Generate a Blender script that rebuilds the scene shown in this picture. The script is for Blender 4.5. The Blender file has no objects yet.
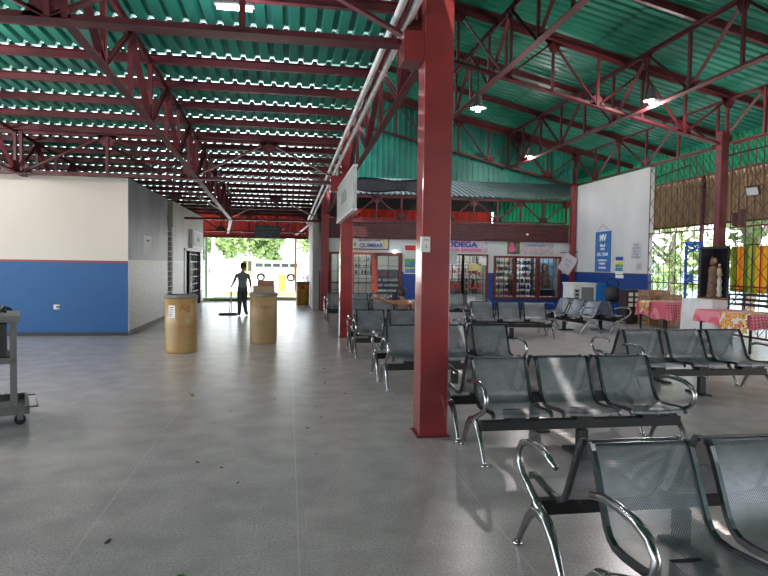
import bpy, math, random
from mathutils import Vector, Matrix, Quaternion
random.seed(7)
S = bpy.context.scene
COL = S.collection
V = Vector
# ------------------------------------------------------------------ camera
def rad(a): return math.radians(a)
yaw, pitch, roll = rad(9.1), rad(-2.24), rad(0.8)
fw = V((math.sin(yaw)*math.cos(pitch), math.cos(yaw)*math.cos(pitch), math.sin(pitch)))
r0 = V((math.cos(yaw), -math.sin(yaw), 0)); u0 = r0.cross(fw)
rt = r0*math.cos(roll)+u0*math.sin(roll); up = -r0*math.sin(roll)+u0*math.cos(roll)
cd = bpy.data.cameras.new('camera'); cam = bpy.data.objects.new('camera', cd); COL.objects.link(cam)
cd.sensor_fit = 'HORIZONTAL'; cd.sensor_width = 36; cd.lens = 36*600/768
cam.matrix_world = Matrix(((rt.x, up.x, -fw.x, 0), (rt.y, up.y, -fw.y, 0), (rt.z, up.z, -fw.z, 1.6), (0, 0, 0, 1)))
cd.clip_start = .05; cd.clip_end = 500
S.camera = cam
# ------------------------------------------------------------------ world, sun, exposure
w = bpy.data.worlds.new('sky'); S.world = w; w.use_nodes = True
wn = w.node_tree.nodes; wl = w.node_tree.links; wn.clear()
wo = wn.new('ShaderNodeOutputWorld'); bg = wn.new('ShaderNodeBackground'); wl.new(bg.outputs[0], wo.inputs[0])
tc = wn.new('ShaderNodeTexCoord'); sx = wn.new('ShaderNodeSeparateXYZ'); wl.new(tc.outputs['Generated'], sx.inputs[0])
cr = wn.new('ShaderNodeValToRGB'); wl.new(sx.outputs['Z'], cr.inputs[0])
cr.color_ramp.elements[0].position = .0; cr.color_ramp.elements[0].color = (.95, .97, 1, 1)
cr.color_ramp.elements[1].position = .7; cr.color_ramp.elements[1].color = (.62, .78, 1, 1)
wl.new(cr.outputs[0], bg.inputs['Color']); bg.inputs['Strength'].default_value = 6.2
sd = bpy.data.lights.new('sun', 'SUN'); sd.energy = 15; sd.angle = rad(1); sd.color = (1, .95, .86)
so = bpy.data.objects.new('sun', sd); COL.objects.link(so)
so.rotation_euler = V((.30, .25, -1)).to_track_quat('-Z', 'Y').to_euler()
vs = S.view_settings; vs.view_transform = 'Standard'; vs.look = 'None'; vs.gamma = 1; vs.use_curve_mapping = False
vs.exposure = 0.12
S.cycles.max_bounces = 8; S.cycles.diffuse_bounces = 5; S.cycles.transparent_max_bounces = 24
S.cycles.sample_clamp_indirect = 6; S.cycles.caustics_reflective = False; S.cycles.caustics_refractive = False

# ------------------------------------------------------------------ materials
def newmat(n):
    m = bpy.data.materials.new(n); m.use_nodes = True
    return m, m.node_tree.nodes, m.node_tree.links, m.node_tree.nodes['Principled BSDF']
def mat(n, c, rough=.6, metal=0, var=.12, scale=6, bump=0, bscale=60, dirt=None, emit=None, es=0, coat=0, trans=0):
    m, N, L, b = newmat(n)
    b.inputs['Roughness'].default_value = rough; b.inputs['Metallic'].default_value = metal
    if coat: b.inputs['Coat Weight'].default_value = coat; b.inputs['Coat Roughness'].default_value = .1
    co = N.new('ShaderNodeTexCoord')
    if var:
        nz = N.new('ShaderNodeTexNoise'); nz.inputs['Scale'].default_value = scale; nz.inputs['Detail'].default_value = 5
        L.new(co.outputs['Object'], nz.inputs['Vector'])
        rp = N.new('ShaderNodeValToRGB'); L.new(nz.outputs['Fac'], rp.inputs[0])
        d = dirt or tuple(x*(1-var*2.2) for x in c)
        rp.color_ramp.elements[0].position = .3; rp.color_ramp.elements[0].color = (*d, 1)
        rp.color_ramp.elements[1].position = .62; rp.color_ramp.elements[1].color = (*c, 1)
        L.new(rp.outputs[0], b.inputs['Base Color'])
    else: b.inputs['Base Color'].default_value = (*c, 1)
    if bump:
        n2 = N.new('ShaderNodeTexNoise'); n2.inputs['Scale'].default_value = bscale; L.new(co.outputs['Object'], n2.inputs['Vector'])
        bp = N.new('ShaderNodeBump'); bp.inputs['Strength'].default_value = bump; bp.inputs['Distance'].default_value = .01
        L.new(n2.outputs['Fac'], bp.inputs['Height']); L.new(bp.outputs[0], b.inputs['Normal'])
    if emit: b.inputs['Emission Color'].default_value = (*emit, 1); b.inputs['Emission Strength'].default_value = es
    if trans:
        o = [x for x in N if x.type == 'OUTPUT_MATERIAL'][0]
        t = N.new('ShaderNodeBsdfTranslucent'); t.inputs[0].default_value = (*c, 1)
        mx = N.new('ShaderNodeMixShader'); mx.inputs[0].default_value = trans
        L.new(b.outputs[0], mx.inputs[1]); L.new(t.outputs[0], mx.inputs[2]); L.new(mx.outputs[0], o.inputs[0])
    return m
def M_(N, L, op, a, b=None):
    x = N.new('ShaderNodeMath'); x.operation = op
    for i, q in enumerate((a, b)):
        if q is None: continue
        if isinstance(q, (int, float)): x.inputs[i].default_value = q
        else: L.new(q, x.inputs[i])
    return x.outputs[0]
def mixc(N, L, f, a, b, blend='MIX'):
    x = N.new('ShaderNodeMix'); x.data_type = 'RGBA'; x.blend_type = blend
    if isinstance(f, (int, float)): x.inputs[0].default_value = f
    else: L.new(f, x.inputs[0])
    for i, q in ((6, a), (7, b)):
        if isinstance(q, tuple): x.inputs[i].default_value = (*q, 1)
        else: L.new(q, x.inputs[i])
    return x.outputs[2]
def noise(N, L, vec, scale, detail=5, lo=.35, hi=.65):
    n = N.new('ShaderNodeTexNoise'); n.inputs['Scale'].default_value = scale; n.inputs['Detail'].default_value = detail
    L.new(vec, n.inputs['Vector'])
    r = N.new('ShaderNodeMapRange'); r.inputs[1].default_value = lo; r.inputs[2].default_value = hi
    L.new(n.outputs['Fac'], r.inputs[0]); return r.outputs[0]

maroon = mat('maroon_steel_paint', (.13, .018, .024), .5, var=.25, scale=3, bump=.1)
redcol = mat('red_column_paint', (.25, .009, .012), .5, var=.15, scale=2.5, bump=.06, bscale=25, coat=1)
redfas = mat('red_fascia_paint', (.62, .075, .055), .6, var=.15, scale=1)
tealr = mat('green_roof_sheet_right', (.03, .24, .16), .42, var=.2, scale=1.2, trans=.2, dirt=(.02, .19, .13))
teal = mat('teal_roof_sheet', (.03, .27, .195), .45, var=.22, scale=1.2, trans=.10, dirt=(.02, .15, .12))
tealg = mat('green_translucent_sheet', (.03, .42, .24), .5, var=.15, scale=1, trans=.30)
brownsh = mat('rusty_brown_sheet', (.46, .34, .21), .8, var=.22, scale=2, trans=.3)
greysh = mat('grey_green_sheet', (.16, .22, .21), .4, var=.2, scale=1.5, trans=.03)
redsh = mat('red_translucent_sheet', (.80, .11, .07), .6, var=.3, scale=1.5, trans=.16)
tarp = mat('black_tarpaulin', (.02, .02, .025), .45, var=.3, bump=.6, bscale=8)
chrome = mat('polished_steel', (.42, .42, .43), .22, 1, var=.08)
darkst = mat('black_steel', (.010, .010, .011), .65, 0, var=.2)
railm = mat('dark_chrome_rail', (.18, .19, .21), .22, 1, var=.1)
galv = mat('white_conduit', (.78, .78, .76), .4, 0, var=.12)
whitew = mat('white_wall_paint', (.64, .64, .62), .7, var=.10, scale=1.3)
whitep = mat('white_paper', (.78, .78, .76), .7, var=.04)
signw = mat('grey_white_sign_face', (.50, .52, .50), .5, var=.12, scale=5)
card = mat('cardboard', (.30, .21, .13), .8, var=.12)
wood = mat('brown_wood', (.22, .11, .05), .6, var=.25, scale=8)
redframe = mat('red_brown_joinery', (.16, .025, .018), .45, var=.2, scale=6)
darkpl = mat('dark_plastic', (.025, .025, .03), .5, var=.1)
gcart = mat('grey_cart_metal', (.19, .19, .185), .5, var=.15)
cream = mat('cream_plastic', (.62, .56, .35), .5, var=.1)
bluep = mat('blue_paint', (.02, .10, .42), .5, var=.1)
lblue = mat('light_blue_print', (.10, .32, .55), .6, var=.25, scale=9)
green_ = mat('green_print', (.12, .38, .14), .6, var=.2)
yellow = mat('yellow_print', (.75, .58, .08), .6, var=.1)
pinkr = mat('pink_print', (.70, .12, .30), .6, var=.1)
fadedred = mat('faded_red_ink', (.40, .12, .05), .6, var=0)
redink = mat('red_ink', (.50, .03, .03), .6, var=0)
blueink = mat('blue_ink', (.02, .05, .38), .6, var=0)
whiteink = mat('white_ink', (.85, .85, .85), .6, var=0)
blackink = mat('dark_ink', (.04, .04, .05), .6, var=0)
skinm = mat('skin', (.34, .15, .085), .55, var=.06)
hairm = mat('black_hair', (.012, .010, .010), .5, var=.2, bump=.5, bscale=120)
leaf = mat('leaf_green', (.25, .36, .12), .6, var=.25, scale=1, trans=.35)
bark = mat('pale_bark', (.36, .31, .25), .9, var=.2)
ground = mat('pale_concrete_ground', (.66, .63, .57), .9, var=.12, scale=.6)
grass = mat('grass', (.16, .26, .06), .9, var=.25)
glassdark = mat('dark_glass', (.03, .035, .04), .1, var=0)
rubber = mat('black_rubber', (.015, .015, .015), .7, var=.1)
lampm = mat('lamp_glow', (1, 1, 1), .5, var=0, emit=(.85, .92, 1), es=30)
dry = mat('dry_leaf', (.035, .028, .018), .9, var=.2)

def mk_glass():
    m, N, L, b = newmat('clear_window_glass')
    o = [x for x in N if x.type == 'OUTPUT_MATERIAL'][0]
    t = N.new('ShaderNodeBsdfTransparent'); t.inputs[0].default_value = (.88, .92, .92, 1)
    g = N.new('ShaderNodeBsdfGlossy'); g.inputs['Roughness'].default_value = .05
    mx = N.new('ShaderNodeMixShader'); mx.inputs[0].default_value = .04
    L.new(t.outputs[0], mx.inputs[1]); L.new(g.outputs[0], mx.inputs[2]); L.new(mx.outputs[0], o.inputs[0]); return m
glass = mk_glass()

def mk_floor():
    m, N, L, b = newmat('polished_terrazzo')
    g = N.new('ShaderNodeNewGeometry'); p = g.outputs['Position']
    sp = N.new('ShaderNodeSeparateXYZ'); L.new(p, sp.inputs[0])
    fine = noise(N, L, p, 70, 8, .30, .70); mid = noise(N, L, p, 3.2, 10, .30, .72); big = noise(N, L, p, .5, 5, .1, .9)
    c = mixc(N, L, fine, (.34, .295, .29), (.72, .635, .625))
    c = mixc(N, L, M_(N, L, 'MULTIPLY', mid, .62), c, (.26, .225, .225))
    c = mixc(N, L, M_(N, L, 'MULTIPLY', big, .35), c, (.60, .55, .52))
    def line(ax, off, per, wd):
        q = M_(N, L, 'DIVIDE', M_(N, L, 'ADD', ax, off), per)
        f = M_(N, L, 'ABSOLUTE', M_(N, L, 'SUBTRACT', M_(N, L, 'FRACT', q), .5))
        return M_(N, L, 'GREATER_THAN', f, .5-wd/per)
    ln = M_(N, L, 'MAXIMUM', line(sp.outputs['X'], 100*1.22-.07, 1.22, .004), M_(N, L, 'MULTIPLY', line(sp.outputs['Y'], 100*1.22-3.3, 1.22, .004), .45))
    c = mixc(N, L, M_(N, L, 'MULTIPLY', ln, .42), c, (.68, .66, .63))
    L.new(c, b.inputs['Base Color'])
    b.inputs['Roughness'].default_value = .27
    n2 = N.new('ShaderNodeTexNoise'); n2.inputs['Scale'].default_value = 30; n2.inputs['Detail'].default_value = 4; L.new(p, n2.inputs['Vector'])
    bp = N.new('ShaderNodeBump'); bp.inputs['Strength'].default_value = .012; bp.inputs['Distance'].default_value = .01
    L.new(n2.outputs['Fac'], bp.inputs['Height']); L.new(bp.outputs[0], b.inputs['Normal'])
    b.inputs['Specular IOR Level'].default_value = .75
    return m
floorm = mk_floor()

def two_tone(n, zsplit, lower, upper, stripe=None, sw=.03, base=None, stain=.25, sc=1.2):
    m, N, L, b = newmat(n)
    g = N.new('ShaderNodeNewGeometry'); p = g.outputs['Position']
    sp = N.new('ShaderNodeSeparateXYZ'); L.new(p, sp.inputs[0]); z = sp.outputs['Z']
    mp = N.new('ShaderNodeMapping'); mp.inputs['Scale'].default_value = (1, 1, .45); L.new(p, mp.inputs[0])
    st = noise(N, L, mp.outputs[0], sc, 6, .4, .7); st2 = noise(N, L, p, sc*7, 5, .45, .75)
    cu = mixc(N, L, M_(N, L, 'MULTIPLY', st, stain), upper, tuple(x*.55 for x in upper))
    cl = mixc(N, L, M_(N, L, 'MULTIPLY', st2, stain), lower, tuple(x*.6 for x in lower))
    c = mixc(N, L, M_(N, L, 'GREATER_THAN', z, zsplit), cl, cu)
    if stripe:
        f = M_(N, L, 'LESS_THAN', M_(N, L, 'ABSOLUTE', M_(N, L, 'SUBTRACT', z, zsplit)), sw)
        c = mixc(N, L, f, c, stripe)
    if base:
        c = mixc(N, L, M_(N, L, 'LESS_THAN', z, base), c, (.03, .028, .03))
    L.new(c, b.inputs['Base Color']); b.inputs['Roughness'].default_value = .5
    return m
blue_c = (.005, .085, .25)
w_leftfront = two_tone('cream_over_blue_wall_paint', 1.58, blue_c, (.62, .57, .50), (.28, .03, .03), .02, .07, .18, .7)
w_leftside = two_tone('grey_over_dirty_white_wall_paint', 1.60, (.80, .78, .74), (.27, .28, .29), (.75, .74, .70), .025, .05, .75, 1.6)
w_leftfar = two_tone('cream_over_white_wall_paint', 1.60, (.60, .58, .55), (.48, .46, .42), (.68, .67, .64), .025, .05, .4, 1.6)
w_right = two_tone('white_over_blue_wall_paint', 1.42, (.006, .05, .23), (.62, .63, .63), (.10, .02, .05), .015, .06, .35, .9)
w_back = two_tone('white_over_blue_shopfront_paint', 1.35, (.006, .05, .26), (.60, .64, .64), None, 0, .05, .3, 1.2)

def mk_perf(nm, base, rough):
    m, N, L, b = newmat(nm)
    o = [x for x in N if x.type == 'OUTPUT_MATERIAL'][0]
    uv = N.new('ShaderNodeUVMap'); mp = N.new('ShaderNodeMapping'); L.new(uv.outputs[0], mp.inputs[0])
    mp.inputs['Rotation'].default_value = (0, 0, rad(45)); mp.inputs['Scale'].default_value = (1, 1, 1)
    v = N.new('ShaderNodeTexVoronoi'); v.voronoi_dimensions = '2D'; v.inputs['Scale'].default_value = 1/.0085; v.inputs['Randomness'].default_value = 0
    L.new(mp.outputs[0], v.inputs['Vector'])
    hole = M_(N, L, 'LESS_THAN', v.outputs['Distance'], .29)
    t = N.new('ShaderNodeBsdfTransparent'); mx = N.new('ShaderNodeMixShader')
    L.new(hole, mx.inputs[0]); L.new(b.outputs[0], mx.inputs[1]); L.new(t.outputs[0], mx.inputs[2]); L.new(mx.outputs[0], o.inputs[0])
    tx = N.new('ShaderNodeTexCoord'); ns = noise(N, L, tx.outputs['Object'], 5, 5, .35, .65)
    c = mixc(N, L, ns, base, tuple(x*.6 for x in base)); L.new(c, b.inputs['Base Color'])
    b.inputs['Metallic'].default_value = .5; b.inputs['Roughness'].default_value = rough
    return m
perf = mk_perf('perforated_grey_steel', (.34, .35, .375), .32)

def mk_check(n, a, bcol, s):
    m, N, L, b = newmat(n); tx = N.new('ShaderNodeTexCoord')
    sp = N.new('ShaderNodeSeparateXYZ'); L.new(tx.outputs['Object'], sp.inputs[0])
    out = []
    u = M_(N, L, 'ADD', sp.outputs['X'], M_(N, L, 'MULTIPLY', sp.outputs['Z'], .0))
    for q in (u, M_(N, L, 'ADD', sp.outputs['Y'], sp.outputs['Z'])):
        out.append(M_(N, L, 'GREATER_THAN', M_(N, L, 'FRACT', M_(N, L, 'DIVIDE', M_(N, L, 'ADD', q, 50), s)), .5))
    f = M_(N, L, 'MULTIPLY', M_(N, L, 'ADD', out[0], out[1]), .5)
    L.new(mixc(N, L, f, a, bcol), b.inputs['Base Color']); b.inputs['Roughness'].default_value = .85
    return m
gingham = mk_check('pink_gingham_cloth', (.55, .04, .09), (.70, .30, .34), .07)
def mk_flower():
    m, N, L, b = newmat('flower_print_cloth'); tx = N.new('ShaderNodeTexCoord')
    v = N.new('ShaderNodeTexVoronoi'); v.inputs['Scale'].default_value = 9; L.new(tx.outputs['Object'], v.inputs['Vector'])
    r = N.new('ShaderNodeValToRGB'); L.new(v.outputs['Distance'], r.inputs[0]); e = r.color_ramp
    e.interpolation = 'CONSTANT'; e.elements[0].color = (.30, .12, .02, 1); e.elements[1].position = .22; e.elements[1].color = (.75, .48, .04, 1)
    x = e.elements.new(.42); x.color = (.62, .06, .05, 1); x = e.elements.new(.55); x.color = (.74, .70, .62, 1)
    L.new(r.outputs[0], b.inputs['Base Color']); b.inputs['Roughness'].default_value = .85; return m
flower = mk_flower()
whitecloth = mat('white_cloth', (.66, .66, .67), .85, var=.08, scale=3, bump=.2, bscale=15)
def mk_stripe():
    m, N, L, b = newmat('yellow_green_striped_cloth'); tx = N.new('ShaderNodeTexCoord')
    sp = N.new('ShaderNodeSeparateXYZ'); L.new(tx.outputs['Object'], sp.inputs[0])
    f = M_(N, L, 'FRACT', M_(N, L, 'DIVIDE', M_(N, L, 'ADD', sp.outputs['Y'], 50.1), .62))
    r = N.new('ShaderNodeValToRGB'); L.new(f, r.inputs[0]); e = r.color_ramp; e.interpolation = 'CONSTANT'
    e.elements[0].color = (.75, .50, .05, 1); e.elements[1].position = .2; e.elements[1].color = (.80, .22, .05, 1)
    for pz, cc in ((.3, (.78, .55, .06, 1)), (.55, (.25, .42, .10, 1)), (.72, (.60, .60, .12, 1)), (.85, (.12, .33, .12, 1))):
        x = e.elements.new(pz); x.color = cc
    L.new(r.outputs[0], b.inputs['Base Color']); b.inputs['Roughness'].default_value = .9
    o = [x for x in N if x.type == 'OUTPUT_MATERIAL'][0]; t = N.new('ShaderNodeBsdfTranslucent'); L.new(r.outputs[0], t.inputs[0]); mx = N.new('ShaderNodeMixShader'); mx.inputs[0].default_value = .5
    L.new(b.outputs[0], mx.inputs[1]); L.new(t.outputs[0], mx.inputs[2]); L.new(mx.outputs[0], o.inputs[0]); return m
stripe = mk_stripe()

# ------------------------------------------------------------------ mesh helpers
class MB:
    def __init__(s): s.v = []; s.f = []; s.uv = None
    def add(s, vs, fs):
        n = len(s.v); s.v += [tuple(v) for v in vs]; s.f += [tuple(i+n for i in f) for f in fs]; return s
    def box(s, a, b, rz=0, c=None):
        x0, y0, z0 = a; x1, y1, z1 = b
        vs = [V((x, y, z)) for z in (z0, z1) for x, y in ((x0, y0), (x1, y0), (x1, y1), (x0, y1))]
        if rz:
            cc = V(c) if c else V(((x0+x1)/2, (y0+y1)/2, 0)); R = Matrix.Rotation(rz, 3, 'Z')
            vs = [R @ (v-cc)+cc for v in vs]
        return s.add(vs, [(3, 2, 1, 0), (4, 5, 6, 7), (0, 1, 5, 4), (1, 2, 6, 5), (2, 3, 7, 6), (3, 0, 4, 7)])
    def sweep(s, prof, p0, p1, ref=V((0, 0, 1))):
        p0 = V(p0); p1 = V(p1); d = (p1-p0).normalized()
        if abs(d.dot(ref)) > .97: ref = V((0, 1, 0))
        a = d.cross(ref).normalized(); b = a.cross(d).normalized()
        n = len(prof); vs = [q+a*x+b*y for q in (p0, p1) for x, y in prof]
        fs = [(i, (i+1) % n, n+(i+1) % n, n+i) for i in range(n)]+[tuple(range(n-1, -1, -1)), tuple(range(n, 2*n))]
        return s.add(vs, fs)
    def bar(s, p0, p1, w=.06, h=None, ref=V((0, 0, 1))):
        h = h or w; return s.sweep([(-w/2, -h/2), (w/2, -h/2), (w/2, h/2), (-w/2, h/2)], p0, p1, ref)
    def angle(s, p0, p1, w=.07, t=.012, ref=V((0, 0, 1))):   # back-to-back angle iron (tee)
        return s.sweep([(-w, -w/2), (w, -w/2), (w, -w/2+t), (t, -w/2+t), (t, w/2), (-t, w/2), (-t, -w/2+t), (-w, -w/2+t)], p0, p1, ref)
    def tube(s, pts, r, n=8, closed=False):
        pts = [V(p) for p in pts]; k = len(pts); rs = r if isinstance(r, (list, tuple)) else [r]*k
        rings = []; prev = None
        for i, p in enumerate(pts):
            if i == 0: d = pts[1]-p
            elif i == k-1: d = p-pts[i-1]
            else: d = (pts[i+1]-p).normalized()+(p-pts[i-1]).normalized()
            d = d.normalized() if d.length > 1e-9 else V((0, 0, 1))
            if prev is None:
                a = d.cross(V((0, 0, 1)));
                if a.length < .05: a = d.cross(V((0, 1, 0)))
            else: a = prev-d*prev.dot(d)
            a.normalize(); prev = a; b = d.cross(a)
            rings.append([p+(a*math.cos(2*math.pi*j/n)+b*math.sin(2*math.pi*j/n))*rs[i] for j in range(n)])
        vs = [v for g in rings for v in g]; fs = []
        for i in range(k-1):
            for j in range(n): fs.append((i*n+j, i*n+(j+1) % n, (i+1)*n+(j+1) % n, (i+1)*n+j))
        fs += [tuple(range(n-1, -1, -1)), tuple(range((k-1)*n, k*n))]
        return s.add(vs, fs)
    def lathe(s, prof, c=(0, 0, 0), n=24, sx=1, sy=1):
        vs = []; k = len(prof)
        for r, z in prof:
            for j in range(n):
                a = 2*math.pi*j/n; vs.append((c[0]+r*sx*math.cos(a), c[1]+r*sy*math.sin(a), c[2]+z))
        fs = [(i*n+j, i*n+(j+1) % n, (i+1)*n+(j+1) % n, (i+1)*n+j) for i in range(k-1) for j in range(n)]
        fs += [tuple(range(n-1, -1, -1)), tuple(range((k-1)*n, k*n))]
        return s.add(vs, fs)
    def prism(s, pts, d):      # polygon of 3-D points pushed by vector d
        n = len(pts); d = V(d); vs = [V(p) for p in pts]+[V(p)+d for p in pts]
        return s.add(vs, [tuple(range(n-1, -1, -1)), tuple(range(n, 2*n))]+[(i, (i+1) % n, n+(i+1) % n, n+i) for i in range(n)])
    def sheet(s, o, a, La, b, Lb, nrm, pitch=.2, h=.035, t=.0012):   # trapezoid-ribbed sheet: ribs run along a, repeat along b
        o = V(o); a = V(a).normalized(); b = V(b).normalized(); nrm = V(nrm).normalized()
        xs = []; n = int(Lb/pitch)
        for i in range(n):
            x = i*pitch; xs += [(x, 0), (x+pitch*.55, 0), (x+pitch*.65, h), (x+pitch*.9, h)]
        xs.append((n*pitch, 0))
        vs = [o+b*x+nrm*y for x, y in xs]+[o+a*La+b*x+nrm*y for x, y in xs]; k = len(xs)
        return s.add(vs, [(i, i+1, k+i+1, k+i) for i in range(k-1)])
    def grid(s, fn, nu, nv, uv=None):
        base = len(s.v)
        for i in range(nu+1):
            for j in range(nv+1): s.v.append(tuple(fn(i/nu, j/nv)))
        for i in range(nu):
            for j in range(nv):
                q = base+i*(nv+1)+j; s.f.append((q, q+nv+1, q+nv+2, q+1))
        return s
    def obj(s, name, m, parent=None, smooth=False, bevel=0, solid=0, uvs=None):
        me = bpy.data.meshes.new(name); me.from_pydata(s.v, [], s.f); me.validate()
        if uvs:
            ul = me.uv_layers.new(name='UVMap')
            for lp in me.loops: ul.data[lp.index].uv = uvs[lp.vertex_index]
        if m:
            for x in (m if isinstance(m, (list, tuple)) else [m]): me.materials.append(x)
        if smooth:
            for p in me.polygons: p.use_smooth = True
        o = bpy.data.objects.new(name, me); COL.objects.link(o)
        if parent is not None: o.parent = parent
        if bevel:
            bm_ = o.modifiers.new('bevel', 'BEVEL'); bm_.width = bevel; bm_.segments = 2; bm_.limit_method = 'ANGLE'
        if solid:
            sm = o.modifiers.new('solid', 'SOLIDIFY'); sm.thickness = solid; sm.offset = 0
        return o
def tag(o, label, cat, group=None):
    o['label'] = label; o['category'] = cat
    if group: o['group'] = group
    return o
def thing(name, label, cat, loc=(0, 0, 0), rz=0, group=None):
    o = bpy.data.objects.new(name, None); COL.objects.link(o); o.empty_display_size = .1
    o.location = loc; o.rotation_euler = (0, 0, rz); return tag(o, label, cat, group)
def struct(o): o['kind'] = 'structure'; return o
def copytree(o, parent=None):
    c = o.copy(); COL.objects.link(c)
    if parent is not None: c.parent = parent
    for ch in list(o.children): copytree(ch, c)
    return c
def text(body, size, m, parent, loc, rot=(rad(90), 0, 0), name='lettering', sx=1, ext=.002, bold=0, align='CENTER'):
    cu = bpy.data.curves.new('txt', 'FONT'); cu.body = body; cu.size = size; cu.extrude = ext; cu.offset = bold
    cu.align_x = align; cu.align_y = 'CENTER'
    t = bpy.data.objects.new('txt', cu); COL.objects.link(t)
    me = bpy.data.meshes.new_from_object(t.evaluated_get(bpy.context.evaluated_depsgraph_get()))
    bpy.data.objects.remove(t); me.name = name; me.materials.clear(); me.materials.append(m)
    o = bpy.data.objects.new(name, me); COL.objects.link(o); o.parent = parent; o.location = loc; o.rotation_euler = rot; o.scale = (sx, 1, 1)
    return o

# ================================================================== SETTING
MB().box((-14, -12, -.1), (13.2, 25.2, 0)).obj('floor', floorm)['kind'] = 'structure'
struct(MB().box((-90, -60, -.35), (90, 160, -.12)).obj('ground', ground))
# left building
LX = -3.38
b = MB().box((-13.5, 13.55, 0), (LX, 13.7, 3.36)); struct(b.obj('wall_left_front', w_leftfront))
b = MB().box((LX-.14, 13.7, 0), (LX+.004, 17.75, 3.36)).box((LX, 13.55, 0), (LX+.004, 13.7, 3.36)).box((LX-.4, 17.75, 0), (LX-.3, 18.6, 3.36))
struct(b.obj('wall_left_side', w_leftside))
b = MB().box((LX-.14, 18.6, 0), (LX, 20.5, 3.38)).box((LX-.14, 24.2, 0), (LX, 25.0, 3.38)).box((LX-.14, 20.5, 2.05), (LX, 24.2, 3.38))
b.box((-13.5, 24.9, 0), (LX-.14, 25.0, 3.38)); struct(b.obj('wall_left_far', w_leftfar))
struct(MB().box((-13.5, 13.7, 3.30), (LX-.14, 24.9, 3.36)).obj('ceiling_left_building', whitew))
struct(MB().box((-9, 13.7, 0), (-6.5, 24.9, 3.3)).obj('wall_left_inner', whitew))
for (y0, y1, k) in ((13.55, 17.75, 1), (18.6, 20.5, 2)):
    struct(MB().box((LX, y0, 0), (LX+.025, y1, .10)).obj('baseboard_left_%d' % k, mat('grey_skirting', (.2, .2, .2), .6), bevel=.004))
struct(MB().box((-13.5, 13.52, 0), (LX-.01, 13.55, .07)).obj('baseboard_left_front', darkpl))
# right wall
RX = 10.45
struct(MB().box((RX, 16.25, 0), (RX+.15, 21.2, 4.56)).obj('wall_right', w_right))
# back shop wall with three openings, side return
b = MB()
b.box((.85, 21, 0), (1.42, 21.15, 2.6)).box((1.42, 21, 2.02), (4.0, 21.15, 2.6)).box((4.0, 21, 0), (5.35, 21.15, 2.6)).box((5.35, 21, 2.02), (7.18, 21.15, 2.6))
b.box((7.18, 21, 0), (7.4, 21.15, 2.6)).box((7.4, 21, 1.98), (9.95, 21.15, 2.6)).box((7.4, 21, 0), (9.95, 21.15, .40)).box((9.95, 21, 0), (RX, 21.15, 2.6))
struct(b.obj('wall_back', w_back))
struct(MB().box((.84, 20.85, 0), (1.06, 21, 3.1)).box((.84, 21, 0), (1.0, 25.2, 3.1)).obj('wall_shop_side', whitew))
struct(MB().box((1.0, 22.6, 0), (RX, 22.7, 2.6)).box((4.6, 21.15, 0), (4.7, 22.6, 2.6)).box((7.25, 21.15, 0), (7.32, 22.6, 2.6)).obj('wall_shop_inner', whitew))
struct(MB().box((1.0, 21.15, 2.6), (RX, 22.7, 2.66)).obj('ceiling_shop', whitew))

# roofs
def zl(y): return 4.56-.04*(y-5.6)
b = MB(); cs = MB(); PY = []; y = 7.75-1.03*19
gap_glow = mat('pale_daylight_gap', (.35, .50, .44), .6, var=0, trans=.14)  # added translucent strips standing in for daylight leaking through the sheet laps
while y < 26.6:
    z0 = zl(y)+.018
    b.sheet((-13.6, y+.0, z0), (0, 1, -.04), .955, (1, 0, 0), 14.9, (0, 0, 1), .2, .05)
    xl = -13.6 if y < 12.5 else -3.4
    if xl > -9: b.sheet((-13.6, y+.945, zl(y+.94)+.030), (0, 1, -.04), .10, (1, 0, 0), 10.2, (0, 0, 1), .2, .05)
    cs.sheet((xl, y+.945, zl(y+.94)+.030), (0, 1, -.04), .10, (1, 0, 0), 1.3-xl, (0, 0, 1), .2, .05)
    PY.append(y+1.03); y += 1.03
cl = struct(b.obj('ceiling_left', teal, solid=.0015))
cs.obj('daylight_gap_strip', gap_glow, cl)
for y in PY:
    z = zl(y)-.05
    MB().sweep([(-.035, -.06), (.035, -.06), (.035, -.048), (-.022, -.048), (-.022, .048), (.035, .048), (.035, .06), (-.035, .06)], (-13.6, y, z), (1.25, y, z)).obj('purlin', maroon, cl)
def zr(x): return 7.98-.228*(x-1.3)
b = MB(); dr = V((1, 0, -.228)).normalized()
for (x0, x1, dz) in ((1.1, 7.0, .03), (6.9, 12.6, 0)):
    b.sheet((x0, -12, zr(x0)+dz), dr, (x1-x0)/dr.x, (0, 1, 0), 40.2, (.228, 0, 1), .24, .06)
crf = struct(b.obj('ceiling_right', tealr, solid=.0015))
for y in [13.1+2.5*i for i in range(-6, 4)]:
    x0, x1 = 1.3, 12.55
    MB().sweep([(-.045, -.08), (.045, -.08), (.045, -.068), (.008, -.068), (.008, .068), (.045, .068), (.045, .08), (-.045, .08), (-.045, .068), (-.008, .068), (-.008, -.068), (-.045, -.068)],
               (x0, y, zr(x0)-.1), (x1, y, zr(x1)-.1)).obj('rafter', maroon, crf)
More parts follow.
